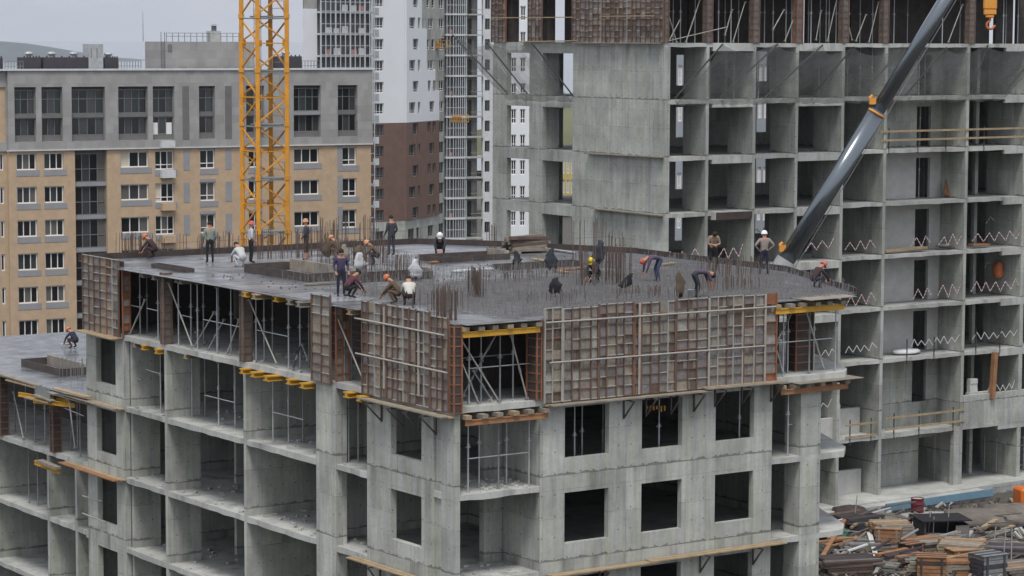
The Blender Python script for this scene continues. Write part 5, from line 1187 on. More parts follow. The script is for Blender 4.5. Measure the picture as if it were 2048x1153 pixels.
leafm = [plain('leaf_green_%d' % i, c, .8, .3, 1.5) for i, c in enumerate([(.045, .075, .03), (.06, .10, .035), (.035, .055, .03)])]
def tree(label, base, h, r, seed):
    rnd = random.Random(seed); t = thing('broadleaf_tree', label, 'tree', W, tuple(base), 'trees behind the taller frame')
    mb = MB(); mb.tube((0, 0, -1), (0, 0, h*.45), .28, .16, n=8)
    for i in range(7):
        a = i*.9; z = h*(.35+.07*i); mb.tube((0, 0, z*.8), (math.cos(a)*r*.6, math.sin(a)*r*.6, z+r*.35), .09, .03, n=5)
    mb.build('trunk', MT['timberg'], t)
    mb = MB()
    cl = [(rnd.uniform(-.7, .7)*r, rnd.uniform(-.7, .7)*r, h*rnd.uniform(.42, .95), r*rnd.uniform(.3, .5)) for _ in range(16)]
    for i in range(2600):
        cx, cy, cz, cr = rnd.choice(cl); v = Vector((rnd.gauss(0, 1), rnd.gauss(0, 1), rnd.gauss(0, .8))).normalized()*cr*rnd.uniform(.6, 1.05); c = Vector((cx, cy, cz))+v
        d1 = Vector((rnd.gauss(0, 1), rnd.gauss(0, 1), rnd.gauss(0, 1))).normalized(); d2 = d1.orthogonal().normalized(); s = rnd.uniform(.12, .28)
        mb.m = rnd.randrange(3); mb.q([c-d1*s, c+d2*s*.6, c+d1*s, c-d2*s*.6])
    mb.build('crown', leafm, t, recalc=False)
for i, (x, d, h, r) in enumerate(((1606, 185, 13, 4.5), (1545, 190, 12, 4), (1965, 200, 16, 5.5), (2020, 205, 17, 6), (1135, 210, 7, 4))):
    p = at_depth(x, 300, d); tree(['leafy tree seen through the middle of the taller frame', 'dark tree seen left of the boom foot through the frame', 'big tree seen through the far right bays', 'tall tree seen at the right edge behind the frame', 'low tree in the gap behind the deck'][i], (p.x, p.y, ground_z(p.x, p.y)), h, r, i)
# ------------------------------------------------------------ on the deck: bars, boards, bags
dh = lambda x, y, z=None: M.hit(x, y, z=(deck_z+.015 if z is None else z))
rnd = random.Random(21); mb = MB(); zb_ = deck_z+.05
for u in [2.2+.2*i for i in range(98)]:
    v0, v1 = .3+rnd.uniform(-.2, .3), 12.5+rnd.uniform(-1.5, 1)
    if inside(u, v0+.3) : 
        while v1 > v0+.5 and not inside(u, v1): v1 -= .4
        w0 = v0
        while w0 < v1 and not inside(u, w0): w0 += .2
        if v1-w0 > 1: mb.bar((u, w0, zb_), (u+rnd.uniform(-.04, .04), v1, zb_+rnd.uniform(0, .02)), .013)
for v in [.4+.2*i for i in range(60)]:
    u0, u1 = 2.0+rnd.uniform(-.4, .6), 21.5
    while u1 > u0+1 and not inside(u1, v): u1 -= .3
    mb.bar((u0, v, zb_+.016), (u1, v+rnd.uniform(-.04, .04), zb_+.016), .013)
for i in range(900):
    u, v = rnd.uniform(2.5, 21), rnd.uniform(.4, 10)
    if inside(u, v): h = rnd.choice((.08, .12, .18, .25)); mb.bar((u, v, zb_), (u+rnd.uniform(-.03, .03), v, zb_+h), .015)
for i in range(2600):
    u, v = rnd.uniform(2.2, 21.5), rnd.uniform(.3, 16)
    if inside(u, v): mb.bar((u, v, zb_-.03), (u+rnd.uniform(-.05, .05), v, zb_+rnd.uniform(.15, .55)), .0095)
o = solo('rebar_mat', mb, MT['rebarg'], 'brown reinforcement mat spread over the front right of the deck', 'rebar', M, (2, .3, zb_), recalc=False); o['kind'] = 'stuff'
mb = MB(); rnd = random.Random(22)
for i in range(420):
    u, v = rnd.uniform(1, 19), rnd.uniform(1, 20)
    if inside(u, v): mb.lathe((u, v, deck_z+.012), [(.036, 0), (.034, .025), (.02, .04)], 6)
o = solo('bar_spacers', mb, MT['darksteel'], 'small dark bar spacers dotted over the deck', 'spacers', M, (1, 1, deck_z+.012), recalc=False); o['kind'] = 'stuff'
def stf(*a, **k): o = solo(*a, **k); o['kind'] = 'stuff'; return o
def starters(label, x, y, wu, wv, h, n, seed, mat='rebar'):
    rnd = random.Random(seed); c = dh(x, y); mb = MB()
    for i in range(n):
        u, v = c[0]+rnd.uniform(-wu, wu)/2, c[1]+rnd.uniform(-wv, wv)/2
        mb.bar((u, v, deck_z), (u+rnd.uniform(-.03, .03), v+rnd.uniform(-.03, .03), deck_z+h*rnd.uniform(.8, 1.08)), .018)
    for z in (.3*h, .62*h):
        if wu < 1 or wv < 1: mb.bar((c[0]-wu/2, c[1], deck_z+z), (c[0]+wu/2, c[1], deck_z+z), .012)
    return stf('starter_bars', mb, MT[mat], label, 'rebar', M, (c[0], c[1], deck_z), 'clusters of starter bars', recalc=False)
for i, a in enumerate((
    ('dense upright bars at the front corner of the deck', 893, 640, .6, .8, 1.15, 46), ('dense upright bars behind the corner bay', 955, 596, .5, .9, 1.1, 50), ('upright bars round the worker in the yellow helmet', 1205, 572, 2.2, .9, 1.5, 60), ('thin upright bars in front of the blank wall', 1185, 530, 1.8, .6, 1.9, 16), ('upright bars right of the thin ones before the blank wall', 1235, 535, 1.0, .5, 1.5, 12),
    ('row of thin bars beside the white bag', 780, 556, 2.4, 3.0, 1.0, 60), ('row of thin bars behind the crouching pair', 700, 528, 3.4, 1.2, 1.1, 60), ('thin bars along the back of the deck, right of the mast', 590, 515, 4.0, 1.0, 1.2, 60), ('tall brown bars at the back edge before the beige block', 697, 500, 3.2, .6, 1.5, 44), ('thin bars along the left back edge of the deck', 400, 508, 6.5, .5, .9, 60), ('bars by the far left corner of the deck', 265, 512, 1.2, 2.2, 1.0, 40),
    ('thin bars between the striped worker and the white helmet', 1470, 553, 3.2, 1.2, .8, 60), ('thin bars in front of the bending worker', 1450, 580, 2.2, 2.4, .55, 60), ('bars left of the crouching worker in the white vest', 880, 618, 1.8, 1.5, .7, 30), ('thin bars at the right back corner near the brown bundle', 985, 505, .5, 1.0, 1.3, 14), ('thin bars in the middle of the deck', 1060, 560, 5.0, 2.0, .45, 70), ('short bars scattered beside the black bags', 1200, 600, 6.0, 2.5, .4, 80))): starters(*a, 300+i)
c = M.hit(110, 745, z=LV[2]+.05); mb = MB(); rnd = random.Random(9)
for i in range(40): u, v = c[0]+rnd.uniform(-.6, .6), c[1]-2.2+rnd.uniform(-2.2, 2.2); mb.bar((u, v, LV[2]+.05), (u, v, LV[2]+.05+rnd.uniform(.6, 1.0)), .022)
stf('starter_bars', mb, MT['rebarg'], 'upright bars on the lower wing deck at the left', 'rebar', M, (*c[:2], LV[2]+.05), 'clusters of starter bars', recalc=False)
# board frames round the openings in the deck
MT['trough'] = plain('stained_side_board', (.075, .06, .055), .85, .35, 2)
def upstand(label, x, y, lu, lv, h=.32, z=None, sheet=True, mat='trough'):
    c = dh(x, y, z); zf = c[2]; t = thing('upstand_formwork', label, 'formwork', M, c, 'board frames on the decks')
    for a in ((-lu/2, lu/2, -lv/2-.04, -lv/2), (-lu/2, lu/2, lv/2, lv/2+.04)): mb = MB(); mb.box(a[0], a[1], a[2], a[3], 0, h); mb.build('side_board', MT[mat], t)
    for a in ((-lu/2-.04, -lu/2, -lv/2, lv/2), (lu/2, lu/2+.04, -lv/2, lv/2)): mb = MB(); mb.box(*a, 0, h); mb.build('side_board', MT[mat], t)
    n = 5
    if sheet:
        for i in range(n): mb = MB(); w = lv/n; mb.box(lu/2-.12, lu/2-.02, -lv/2+w*i+.02, -lv/2+w*(i+1)-.02, .01, h+.12); mb.build('inner_sheet', MT['ply%d' % random.Random(i).choice((0, 1, 4, 6))], t)
upstand('long dark board frame round the opening in the middle of the deck', 600, 552, 2.2, 5.2, .34)
upstand('dark board frame in front of the two white bags', 775, 560, 3.6, 1.0, .30)
upstand('dark board frame round the opening left of the brown bundle', 930, 520, 3.6, 1.6, .26)
upstand('low dark board frame between the black bags', 1075, 535, 4.0, .8, .2, sheet=False)
upstand('dark board frame round the opening in the lower wing deck', 110, 741, 1.4, 4.4, .35, LV[2]+.05)
upstand('short dark board frame near the standing worker in green', 345, 540, .4, 3.0, .16, sheet=False)
for i, (x0, y0, x1, y1, m_, lab) in enumerate(((515, 538, 545, 532, 'white', 'white painted plank beside the worker in the white shirt'), (860, 528, 985, 512, 'timbero', 'long brown plank lying across the deck middle'), (1110, 545, 1190, 535, 'timbero', 'rusty plank lying below the dark bags'), (610, 572, 720, 566, 'timberg', 'grey plank lying on the deck before the purple jacket'), (1065, 520, 1090, 524, 'timber', 'short tan plank beside the leftmost dark bag'), (1115, 545, 1140, 548, 'timber', 'short tan plank under the middle dark bag'), (1320, 533, 1350, 528, 'timber', 'pale plank beside the bent worker in purple'), (1080, 498, 1150, 508, 'galv', 'pale metal plank at the back of the deck'), (905, 545, 985, 540, 'tarp', 'pale sheet strip lying in the middle of the deck'))):
    p, q = dh(x0, y0), dh(x1, y1); mb = MB(); mb.bar((p[0], p[1], p[2]+.05), (q[0], q[1], q[2]+.05), .22, .06); solo('loose_plank', mb, MT[m_], lab, 'plank', M, p, 'loose planks on the deck')
p = dh(1052, 505); t = thing('timber_bundle', 'shaggy brown bundle piled at the back of the deck', 'bundle', M, p)
rnd = random.Random(4)
for i in range(26):
    z = .1+.62*rnd.random(); d = rnd.uniform(-.45, .45); mb = MB(); mb.bar((-.9+rnd.uniform(-.15, .15), d, z+rnd.uniform(-.05, .05)), (1.0+rnd.uniform(-.2, .2), d+rnd.uniform(-.2, .2), z+rnd.uniform(-.05, .05)), .14, .12); mb.build('stick', MT['rebar'] if i % 3 else MT['timberg'], t)
mb = MB(); mb.box(-.8, -.6, -.5, .5, 0, .1); mb.build('bearer', MT['timber'], t); mb = MB(); mb.box(.6, .8, -.5, .5, 0, .1); mb.build('bearer', MT['timber'], t)

MT['jacket'] = plain('dark_blue_jacket', (.03, .033, .045), .9, .25, 4); MT['brownj'] = plain('brown_jacket', (.10, .075, .05), .9, .3, 4)
def bag(label, x, y, ytop, w, mat, seed, lean=0.0, name='hanging_bag', cat='bag'):
    """bag or jacket hung over upright bars: a tapering, creased shape on a pole"""
    rnd = random.Random(seed); c = dh(x, y); top = M.hit(x, ytop, v=c[1])[2]; H = max(.5, top-deck_z); t = thing(name, label, cat, M, c, 'bags and jackets hung on bars')
    mb = MB(); mb.tube((0, .05, 0), (lean*H, .05, H*1.02), .016, n=5); mb.build('bar', MT['rebar'], t)
    mb = MB(); n = 14; lo = rnd.uniform(.08, .3); nl = 9; prof = []; wide = rnd.uniform(.3, .6)
    for j in range(nl+1):
        f = j/nl; z = lo+(1-lo)*f
        a = (.72+.35*math.sin(min(1, f/wide)*1.6)) if f < wide else 1.07-(f-wide)/(1-wide)*.72
        prof.append((a*(1+rnd.uniform(-.16, .16)), z))
    prof.append((.02, 1.005)); dx = dy = 0.0; ph = [rnd.uniform(0, 6) for _ in range(3)]
    for a, z in prof:
        dx += rnd.uniform(-.22, .22)*w; dy += rnd.uniform(-.15, .15)*w
        if z > .93: dx *= .4; dy *= .4
        for i in range(n):
            ang = 2*math.pi*i/n; r = w*a*(1+.2*math.sin(3*ang+ph[0]+z*3)+.14*math.sin(5*ang+ph[1]-z*5)+rnd.uniform(-.1, .1)); zz = H*z+rnd.uniform(-.02, .02)
            if z < lo+.02: zz += .16*H*math.sin(2*ang+ph[2])*.5+.05
            mb.v.append((r*math.cos(ang)+lean*H*z+dx, .55*r*math.sin(ang)+dy*.5, zz))
    for j in range(len(prof)-1):
        for i in range(n): mb.f.append((j*n+i, j*n+(i+1) % n, (j+1)*n+(i+1) % n, (j+1)*n+i)); mb.mi.append(0)
    mb.f.append(tuple(range(n))); mb.f.append(tuple((len(prof)-1)*n+i for i in range(n))); mb.mi += [0, 0]
    mb.build('cloth', MT[mat], t, smooth=True)
for i, a in enumerate((('dark bag hung on bars below the brown bundle', 1030, 536, 503, .18, 'jacket'), ('dark hooded bag hung on bars, second from the brown bundle', 1107, 546, 498, .24, 'jacket'), ('dark jacket hung high on bars above the yellow helmet', 1198, 545, 482, .27, 'jacket'), ('small black bag hung low, nearest the front formwork', 1113, 597, 557, .24, 'black'), ('black bag slung aslant on a bar', 1240, 588, 550, .22, 'black', .75), ('tall narrow brown black bag behind the front formwork', 1359, 600, 545, .17, 'brownj'), ('white sack hung beside the purple jacketed worker', 713, 556, 507, .26, 'white', .1), ('white sack hung on bars in the middle of the deck', 832, 562, 520, .24, 'white'), ('brown jacket hung on bars behind the white sack', 722, 540, 492, .30, 'brownj'), ('dark bag hung on bars right of the mast', 655, 520, 482, .18, 'brownj'), ('tan jacket hung on bars beside the orange helmet', 690, 530, 490, .2, 'timberg'))): bag(a[0], a[1], a[2], a[3], a[4], a[5], 50+i, a[6] if len(a) > 6 else 0.0)
p = dh(1383, 597); mb = MB(); mb.lathe((p[0], p[1], p[2]), [(.13, 0), (.17, .32), (.18, .33), (.16, .31), (.12, .02)], 14); solo('bucket', mb, MT['white'], 'white bucket beside the bending worker near the front formwork', 'bucket', M, p, smooth=True)

# ------------------------------------------------------------ people
CL = {}
def cl(name, col): 
    if name not in CL: CL[name] = plain('cloth_'+name, col, .9, .2, 5)
    return CL[name]
COLS = dict(skin=(.42, .22, .15), hair=(.02, .016, .014), boots=(.04, .03, .025), black=(.016, .016, .02), navy=(.02, .024, .05), greygreen=(.22, .25, .21), whiteshirt=(.48, .49, .50), dark=(.035, .035, .045), purple=(.05, .04, .09), maroon=(.10, .03, .045), brown=(.11, .075, .05), vest=(.50, .50, .45), suit=(.045, .048, .06), mauve=(.09, .06, .10), stripe=(.20, .17, .12), taupe=(.27, .22, .20), darkred=(.045, .025, .028), jeans=(.05, .065, .12), orangev=(.5, .14, .04), shorts=(.07, .05, .04), ltgrey=(.45, .47, .5))
HEL = dict(orange=(.55, .17, .08), red=(.52, .13, .10), white=(.78, .78, .8), yellow=(.68, .52, .04), peach=(.55, .28, .15))
POSE = {
 'stand': dict(pel=(0, 0, .95), spi=(0, .01, 1.16), che=(0, 0, 1.36), nec=(0, .01, 1.50), hea=(0, .03, 1.62), top=(0, .03, 1.72), hip=(.10, 0, .90), kne=(.115, .03, .50), ank=(.12, -.02, .09), toe=(.14, .15, .04), sho=(.19, 0, 1.42), elb=(.27, -.03, 1.14), wri=(.25, .14, .96)),
 'hips': dict(pel=(0, 0, .95), spi=(0, .01, 1.16), che=(0, 0, 1.38), nec=(0, .01, 1.51), hea=(0, .03, 1.63), top=(0, .03, 1.73), hip=(.10, 0, .90), kne=(.13, .03, .50), ank=(.15, -.02, .09), toe=(.19, .15, .04), sho=(.20, 0, 1.43), elb=(.40, -.06, 1.20), wri=(.22, .06, 1.02)),
 'down': dict(pel=(0, 0, .95), spi=(0, .02, 1.15), che=(0, .05, 1.34), nec=(0, .12, 1.46), hea=(0, .21, 1.52), top=(0, .28, 1.58), hip=(.10, 0, .90), kne=(.14, .05, .50), ank=(.17, -.02, .09), toe=(.2, .15, .04), sho=(.19, .06, 1.41), elb=(.25, .12, 1.14), wri=(.08, .28, 1.12)),
 'crouch': dict(pel=(0, -.20, .34), spi=(0, -.10, .52), che=(0, .08, .70), nec=(0, .20, .82), hea=(0, .30, .90), top=(0, .37, .96), hip=(.11, -.14, .36), kne=(.20, .24, .50), ank=(.16, .0, .09), toe=(.18, .17, .04), sho=(.19, .12, .75), elb=(.24, .33, .50), wri=(.12, .50, .30)),
 'bend': dict(pel=(0, -.18, .93), spi=(0, .0, 1.02), che=(0, .24, 1.0), nec=(0, .40, .95), hea=(0, .52, .88), top=(0, .60, .82), hip=(.10, -.16, .89), kne=(.13, .0, .50), ank=(.15, -.10, .09), toe=(.18, .07, .04), sho=(.19, .32, .97), elb=(.22, .42, .68), wri=(.16, .48, .42))}
RAD = dict(pel=.155, spi=.145, che=.165, nec=.062, hea=.092, top=.068, hip=.095, kne=.066, ank=.048, toe=.042, sho=.078, elb=.052, wri=.034, pal=.036, fin=.011)
def person(label, x, y, pose, face, top, legs, helmet=None, arms=None, fr=M, at=None, scale=1.0, short=False, group='building workers'):
    pp = dict(POSE[pose]); V = []; E = []; Rr = []; reg = []
    def add(k, p, par, rg):
        V.append(Vector(p)); Rr.append(RAD[k]); reg.append(rg)
        if par is not None: E.append((par, len(V)-1))
        return len(V)-1
    pel = add('pel', pp['pel'], None, 'legs'); spi = add('spi', pp['spi'], pel, 'top'); che = add('che', pp['che'], spi, 'top'); nec = add('nec', pp['nec'], che, 'skin'); hea = add('hea', pp['hea'], nec, 'skin'); tp = add('top', pp['top'], hea, 'hair' if not helmet else 'skin')
    fdir = (Vector(pp['top'])-Vector(pp['nec'])).normalized(); fw = Vector((0, 1, 0)); fw = (fw-fdir*fw.dot(fdir)).normalized()
    V.append(Vector(pp['hea'])+fw*.115+fdir*.0); Rr.append(.018); reg.append('skin'); E.append((hea, len(V)-1))
    for s in (-1, 1):
        f = lambda k: (pp[k][0]*s, pp[k][1], pp[k][2])
        V.append(Vector(pp['hea'])+Vector((s*.1, 0, 0))); Rr.append(.018); reg.append('skin'); E.append((hea, len(V)-1))
        h = add('hip', f('hip'), pel, 'legs'); k = add('kne', f('kne'), h, 'legs'); a = add('ank', f('ank'), k, 'skin' if short else 'legs'); add('toe', f('toe'), a, 'boots')
        sh = add('sho', f('sho'), che, 'top'); e = add('elb', f('elb'), sh, 'top'); w = add('wri', f('wri'), e, 'arm')
        d = (Vector(f('wri'))-Vector(f('elb'))).normalized(); lat = d.cross(Vector((0, 0, 1)) if abs(d.z) < .9 else Vector((0, 1, 0))).normalized()
        pa = add('pal', Vector(f('wri'))+d*.07, w, 'skin')
        for i, (o, ln) in enumerate(((-.035, .075), (-.012, .09), (.012, .085), (.034, .065))):
            b0 = Vector(V[pa])+d*.03+lat*o; k1 = add('fin', b0+d*ln*.5, pa, 'skin'); add('fin', b0+d*ln*.85+fw*.02, k1, 'skin')
        k1 = add('fin', Vector(V[pa])-lat*.055+d*.01, pa, 'skin'); add('fin', Vector(V[pa])-lat*.075+d*.045, k1, 'skin')
    me = bpy.data.meshes.new('body'); me.from_pydata([tuple(v) for v in V], E, []); o = bpy.data.objects.new('tmp', me); COL.objects.link(o)
    sk = o.modifiers.new('skin', 'SKIN'); sk.use_smooth_shade = True; ss = o.modifiers.new('sub', 'SUBSURF'); ss.levels = 1; ss.render_levels = 1
    for i, d in enumerate(me.skin_vertices[0].data):
        r = Rr[i]; d.radius = (r*1.05, r*.86) if i < 3 else (r, r); d.use_root = i == 0
    dg = bpy.context.evaluated_depsgraph_get(); bme = bpy.data.meshes.new_from_object(o.evaluated_get(dg)); bpy.data.objects.remove(o); bme.name = 'body'
    mats = ['top', 'legs', 'skin', 'boots', 'hair', 'arm']; cm = dict(top=top, legs=legs, skin='skin', boots='boots', hair='hair', arm=arms or top)
    bme.materials.clear()
    for k in mats: bme.materials.append(cl(cm[k], COLS[cm[k]]))
    seg = [(V[a], V[b_], reg[a], reg[b_]) for a, b_ in E]
    for pl in bme.polygons:
        c = pl.center; best = (9, 'top')
        for a, b_, ra, rb in seg:
            ab = b_-a; t = max(0, min(1, (c-a).dot(ab)/max(ab.length_squared, 1e-9))); dd = (c-(a+ab*t)).length
            if dd < best[0]: best = (dd, rb if t > (.15 if rb in ('legs', 'arm') and ra != rb else .4) else ra)
        pl.material_index = mats.index(best[1]); pl.use_smooth = True
    org = dh(x, y) if at is None else at
    t = thing('person', label, 'person', fr, org, group, rz=math.radians(face)); t.scale = (scale,)*3
    child('body', bme, t)
    hp = Vector(pp['hea'])+fdir*.045; 
    def dome(nm, r, mat, brim):
        mb = MB(); prof = [(r, -.01), (r*1.0, .02), (r*.93, .07), (r*.75, .105), (r*.45, .13), (.012, .14)] if not brim else [(r*1.12, -.012), (r*1.14, 0), (r, .012), (r*.97, .06), (r*.8, .11), (r*.45, .14), (.012, .15)]
        mb.lathe((0, 0, 0), prof, 14)
        if brim: mb.box(-.075, .075, r*.8, r*1.45, -.012, .006)
        me2 = mb.build(nm, mat, t, smooth=True); me2.location = hp; me2.rotation_euler = Vector((0, 0, 1)).rotation_difference(fdir).to_euler(); return me2
    if helmet: dome('helmet', .125, cl('helmet_'+helmet, HEL[helmet]), True)
    else: dome('hair', .102, cl('hair', COLS['hair']), False)
    return t
PW = [
 ('worker in grey green shirt and black trousers standing on the left of the deck', 420, 527, 'stand', 20, 'greygreen', 'black', None, 'greygreen'),
 ('worker in white shirt and red helmet standing before the mast', 502, 527, 'stand', -70, 'whiteshirt', 'black', 'red', 'skin'),
 ('dark haired worker in a white striped top crouching beside the mast', 482, 535, 'crouch', 40, 'whiteshirt', 'ltgrey', None, 'skin'),
 ('worker in dark jacket and shorts standing right of the mast', 613, 521, 'stand', 80, 'suit', 'shorts', 'peach', 'suit'),
 ('crouching worker in orange helmet at the far left of the deck', 305, 517, 'crouch', 70, 'darkred', 'darkred', 'orange', None),
 ('worker in orange helmet half hidden behind the hung jackets', 676, 520, 'crouch', 60, 'brown', 'brown', 'peach', None),
 ('worker in peach helmet crouching behind bars in the middle back', 750, 530, 'crouch', 90, 'brown', 'dark', 'peach', None),
 ('worker in a dark suit standing at the back edge of the deck', 783, 512, 'stand', 35, 'suit', 'suit', None, 'suit'),
 ('worker in white helmet peeping over the back edge of the deck', 880, 512, 'crouch', 180, 'dark', 'dark', 'white', None),
 ('worker in purple jacket standing in the middle of the deck', 682, 594, 'stand', 200, 'purple', 'navy', None, 'purple'),
 ('crouching worker in a maroon jacket beside the purple jacket', 700, 597, 'crouch', -60, 'maroon', 'black', None, None),
 ('crouching worker in orange helmet and brown jacket above the left panels', 792, 608, 'crouch', 75, 'brown', 'brown', 'orange', None),
 ('crouching worker in a white vest seen from behind', 819, 612, 'crouch', 10, 'vest', 'darkred', None, 'skin'),
 ('crouching worker in yellow helmet among the upright bars', 1190, 568, 'crouch', 150, 'dark', 'dark', 'yellow', None),
 ('worker in purple top and jeans bending to the deck', 1312, 565, 'bend', 110, 'mauve', 'jeans', 'red', 'mauve'),
 ('worker in striped top and black trousers looking down', 1426, 543, 'down', 190, 'stripe', 'black', None, 'skin'),
 ('worker in mauve shirt bending over behind the front formwork', 1396, 597, 'bend', -75, 'mauve', 'dark', None, 'skin'),
 ('worker in white helmet and taupe jumper with hands on hips', 1528, 550, 'hips', 10, 'taupe', 'navy', 'white', 'taupe'),
 ('crouching worker in red helmet at the right end of the deck', 1632, 578, 'crouch', -60, 'darkred', 'dark', 'red', None)]
for a in PW: person(*a, short='shorts' in a[0])
person('worker in orange helmet crouching on the lower wing deck', 148, 697, 'crouch', 60, 'navy', 'darkred', 'orange', None, at=M.hit(148, 697, z=LV[2]+.055))
c = M.hit(133, 694, z=LV[2]+.06); mb = MB(); mb.bar((c[0]-.3, c[1], c[2]+.12), (c[0]+.3, c[1], c[2]+.14), .25, .08); solo('white_sheet_roll', mb, MT['white'], 'white sheet roll beside the worker on the lower wing deck', 'sheet', M, c)
for i, x in enumerate((864, 886)):
    p = at_depth(x, 96, 372); person(('left', 'right')[i]+' fitter standing in the orange cradle on the white tower', 0, 0, 'stand', 20, 'dark', 'black', None, None, fr=W, at=(p.x, p.y+.05, p.z-.06 if i else p.z-.04))
# ------------------------------------------------------------ yard at the lower right
gz = 0.0
yh = lambda x, y, z=0.0: W.hit(x, y, z=z+gz)
rnd = random.Random(77)
# sloping floor of rubble
mb = MB(); P = []
for i in range(700):
    x, y = rnd.uniform(1645, 2060), rnd.uniform(1012, 1175); c = yh(x, y); s = rnd.uniform(.05, .28)
    a = rnd.uniform(0, 3.14); d1 = Vector((math.cos(a), math.sin(a), rnd.uniform(-.3, .3)))*s; mb.m = rnd.randrange(4)
    mb.bar(Vector(c)-d1*rnd.uniform(.6, 2.2)+Vector((0, 0, .1)), Vector(c)+d1+Vector((0, 0, .12+s)), s*.7, s*.4)
o = mb.build('rubble', [MT['dirt'], MT['slab'], MT['timberg'], MT['boxbrown']], recalc=False); tag(o, 'litter of broken concrete and wood strewn over the yard', 'rubble', kind='stuff')
def stack(label, x, y, nx_, ny_, nl, L_, w, h, rz, mats, name='plank_pile', cat='planks', jit=.12):
    c = yh(x, y); t = thing(name, label, cat, W, c, 'timber and board piles in the yard', rz=math.radians(rz)); r = random.Random(label)
    for k in range(nl):
        for j in range(ny_):
            l_ = L_*r.uniform(.8, 1.05); y0 = (j-ny_/2)*w*1.05; mb = MB()
            mb.bar((-l_/2+r.uniform(-jit, jit), y0+r.uniform(-jit, jit)*.4, h*(k+.5)), (l_/2+r.uniform(-jit, jit), y0+r.uniform(-jit, jit)*.4, h*(k+.5)+r.uniform(-.01, .02)), w*.94, h*.85); mb.build('board', MT[r.choice(mats)], t)
    return t
brn = ['timbero', 'timberg', 'boxbrown', 'ply2', 'ply1']; dk_ = ['ply5', 'ply2', 'boxbrown', 'roofbox']; gy = ['ply0', 'galvd', 'ply3', 'timberg']
SP = [
 ('tall crate-like pile of orange boards', 1778, 1100, 1, 6, 9, 1.6, .22, .13, 12, ['timbero', 'timber', 'timberg']), ('orange board pile right of the crate', 1925, 1128, 1, 6, 7, 1.9, .24, .13, -20, ['timbero', 'timber', 'ply1']), ('brown board pile before the black hut', 1850, 1112, 1, 5, 6, 1.8, .25, .12, 30, brn), ('low brown board pile at the bottom edge', 1860, 1150, 1, 6, 5, 1.9, .24, .13, -8, brn),
 ('dark shutter pile beside the green mat', 1705, 1062, 1, 5, 6, 2.0, .3, .12, 35, dk_), ('grey board pile below the dark shutters', 1730, 1105, 1, 5, 5, 2.1, .28, .1, 5, gy), ('dark board pile at the bottom left of the yard', 1690, 1145, 1, 6, 5, 2.4, .25, .12, 15, dk_), ('pale board pile at the bottom of the yard', 1755, 1142, 1, 5, 4, 2.0, .25, .1, -25, gy),
 ('grey sheet pile right of the black hut', 1975, 1095, 1, 4, 4, 2.0, .35, .08, 20, gy), ('dark sheet pile at the right edge', 2020, 1125, 1, 5, 6, 2.0, .3, .12, -10, dk_), ('low pale planks beside the earth bank', 1990, 1055, 1, 3, 2, 2.6, .25, .08, 18, ['timber', 'tarp', 'timberg']), ('brown boards at the bottom right corner', 2030, 1150, 1, 5, 4, 2.0, .26, .12, 25, brn), ('mixed boards in the middle of the yard', 1815, 1075, 1, 4, 3, 1.7, .25, .1, -35, brn+gy), ('dark boards in the middle bottom of the yard', 1800, 1135, 1, 5, 5, 1.9, .26, .12, 40, dk_+['timbero']), ('orange board pile at the bottom middle', 1905, 1152, 1, 5, 6, 1.6, .24, .12, 10, ['timbero', 'ply1']), ('grey shutter pile behind the orange boards', 1890, 1095, 1, 4, 5, 1.6, .3, .1, -15, gy)]
for a in SP: stack(a[0], a[1], a[2], a[3], a[4], a[5], a[6]*1.25, a[7]*1.3, a[8]*1.3, a[9], a[10])
CN = dict(timber='tan', timberg='weathered', timbero='orange brown', galv='steel grey', tarp='whitish', ply6='pale', ply2='dark brown', roofbox='black'); SB = []
for i in range(60): SB.append((rnd.uniform(1655, 2045), rnd.uniform(1045, 1155), rnd.uniform(-.6, .6), rnd.uniform(.9, 2.4), rnd.uniform(-.05, .5), rnd.uniform(.15, .95), rnd.choice(['timber', 'timberg', 'timberg', 'timbero', 'galv', 'tarp', 'ply6', 'ply2', 'ply2', 'roofbox', 'roofbox'])))
SB.sort(); cn = {}
for x, y, a, L_, dz, zz, m_ in SB:
    c = yh(x, y); k_ = cn.get(m_, 0); cn[m_] = k_+1
    mb = MB(); mb.bar((c[0]-L_/2*math.cos(a), c[1]-L_/2*math.sin(a), zz), (c[0]+L_/2*math.cos(a), c[1]+L_/2*math.sin(a), zz+dz), rnd.uniform(.08, .22), rnd.uniform(.03, .08))
    solo('scrap_board', mb, MT[m_], '%s %s scrap board from the left among the yard piles' % (ORD[k_], CN[m_]), 'board', W, (c[0], c[1], zz), 'scrap boards strewn in the yard')
for i, (x, y, h) in enumerate(((1707, 1060, 1.9), (1755, 1095, 1.6), (1855, 1085, 1.7), (1865, 1090, 1.5), (1893, 1085, 2.0), (1920, 1080, 1.3), (1985, 1110, 1.5), (2005, 1140, 2.2), (2022, 1145, 2.3), (1828, 1078, 1.2))):
    c = yh(x, y); pipe('stake', '%s grey steel stake from the left sticking up in the yard' % ORD[i], 'stake', W, c, (c[0]+rnd.uniform(-.35, .3), c[1], h), .028, 'galv', 'stakes in the yard')
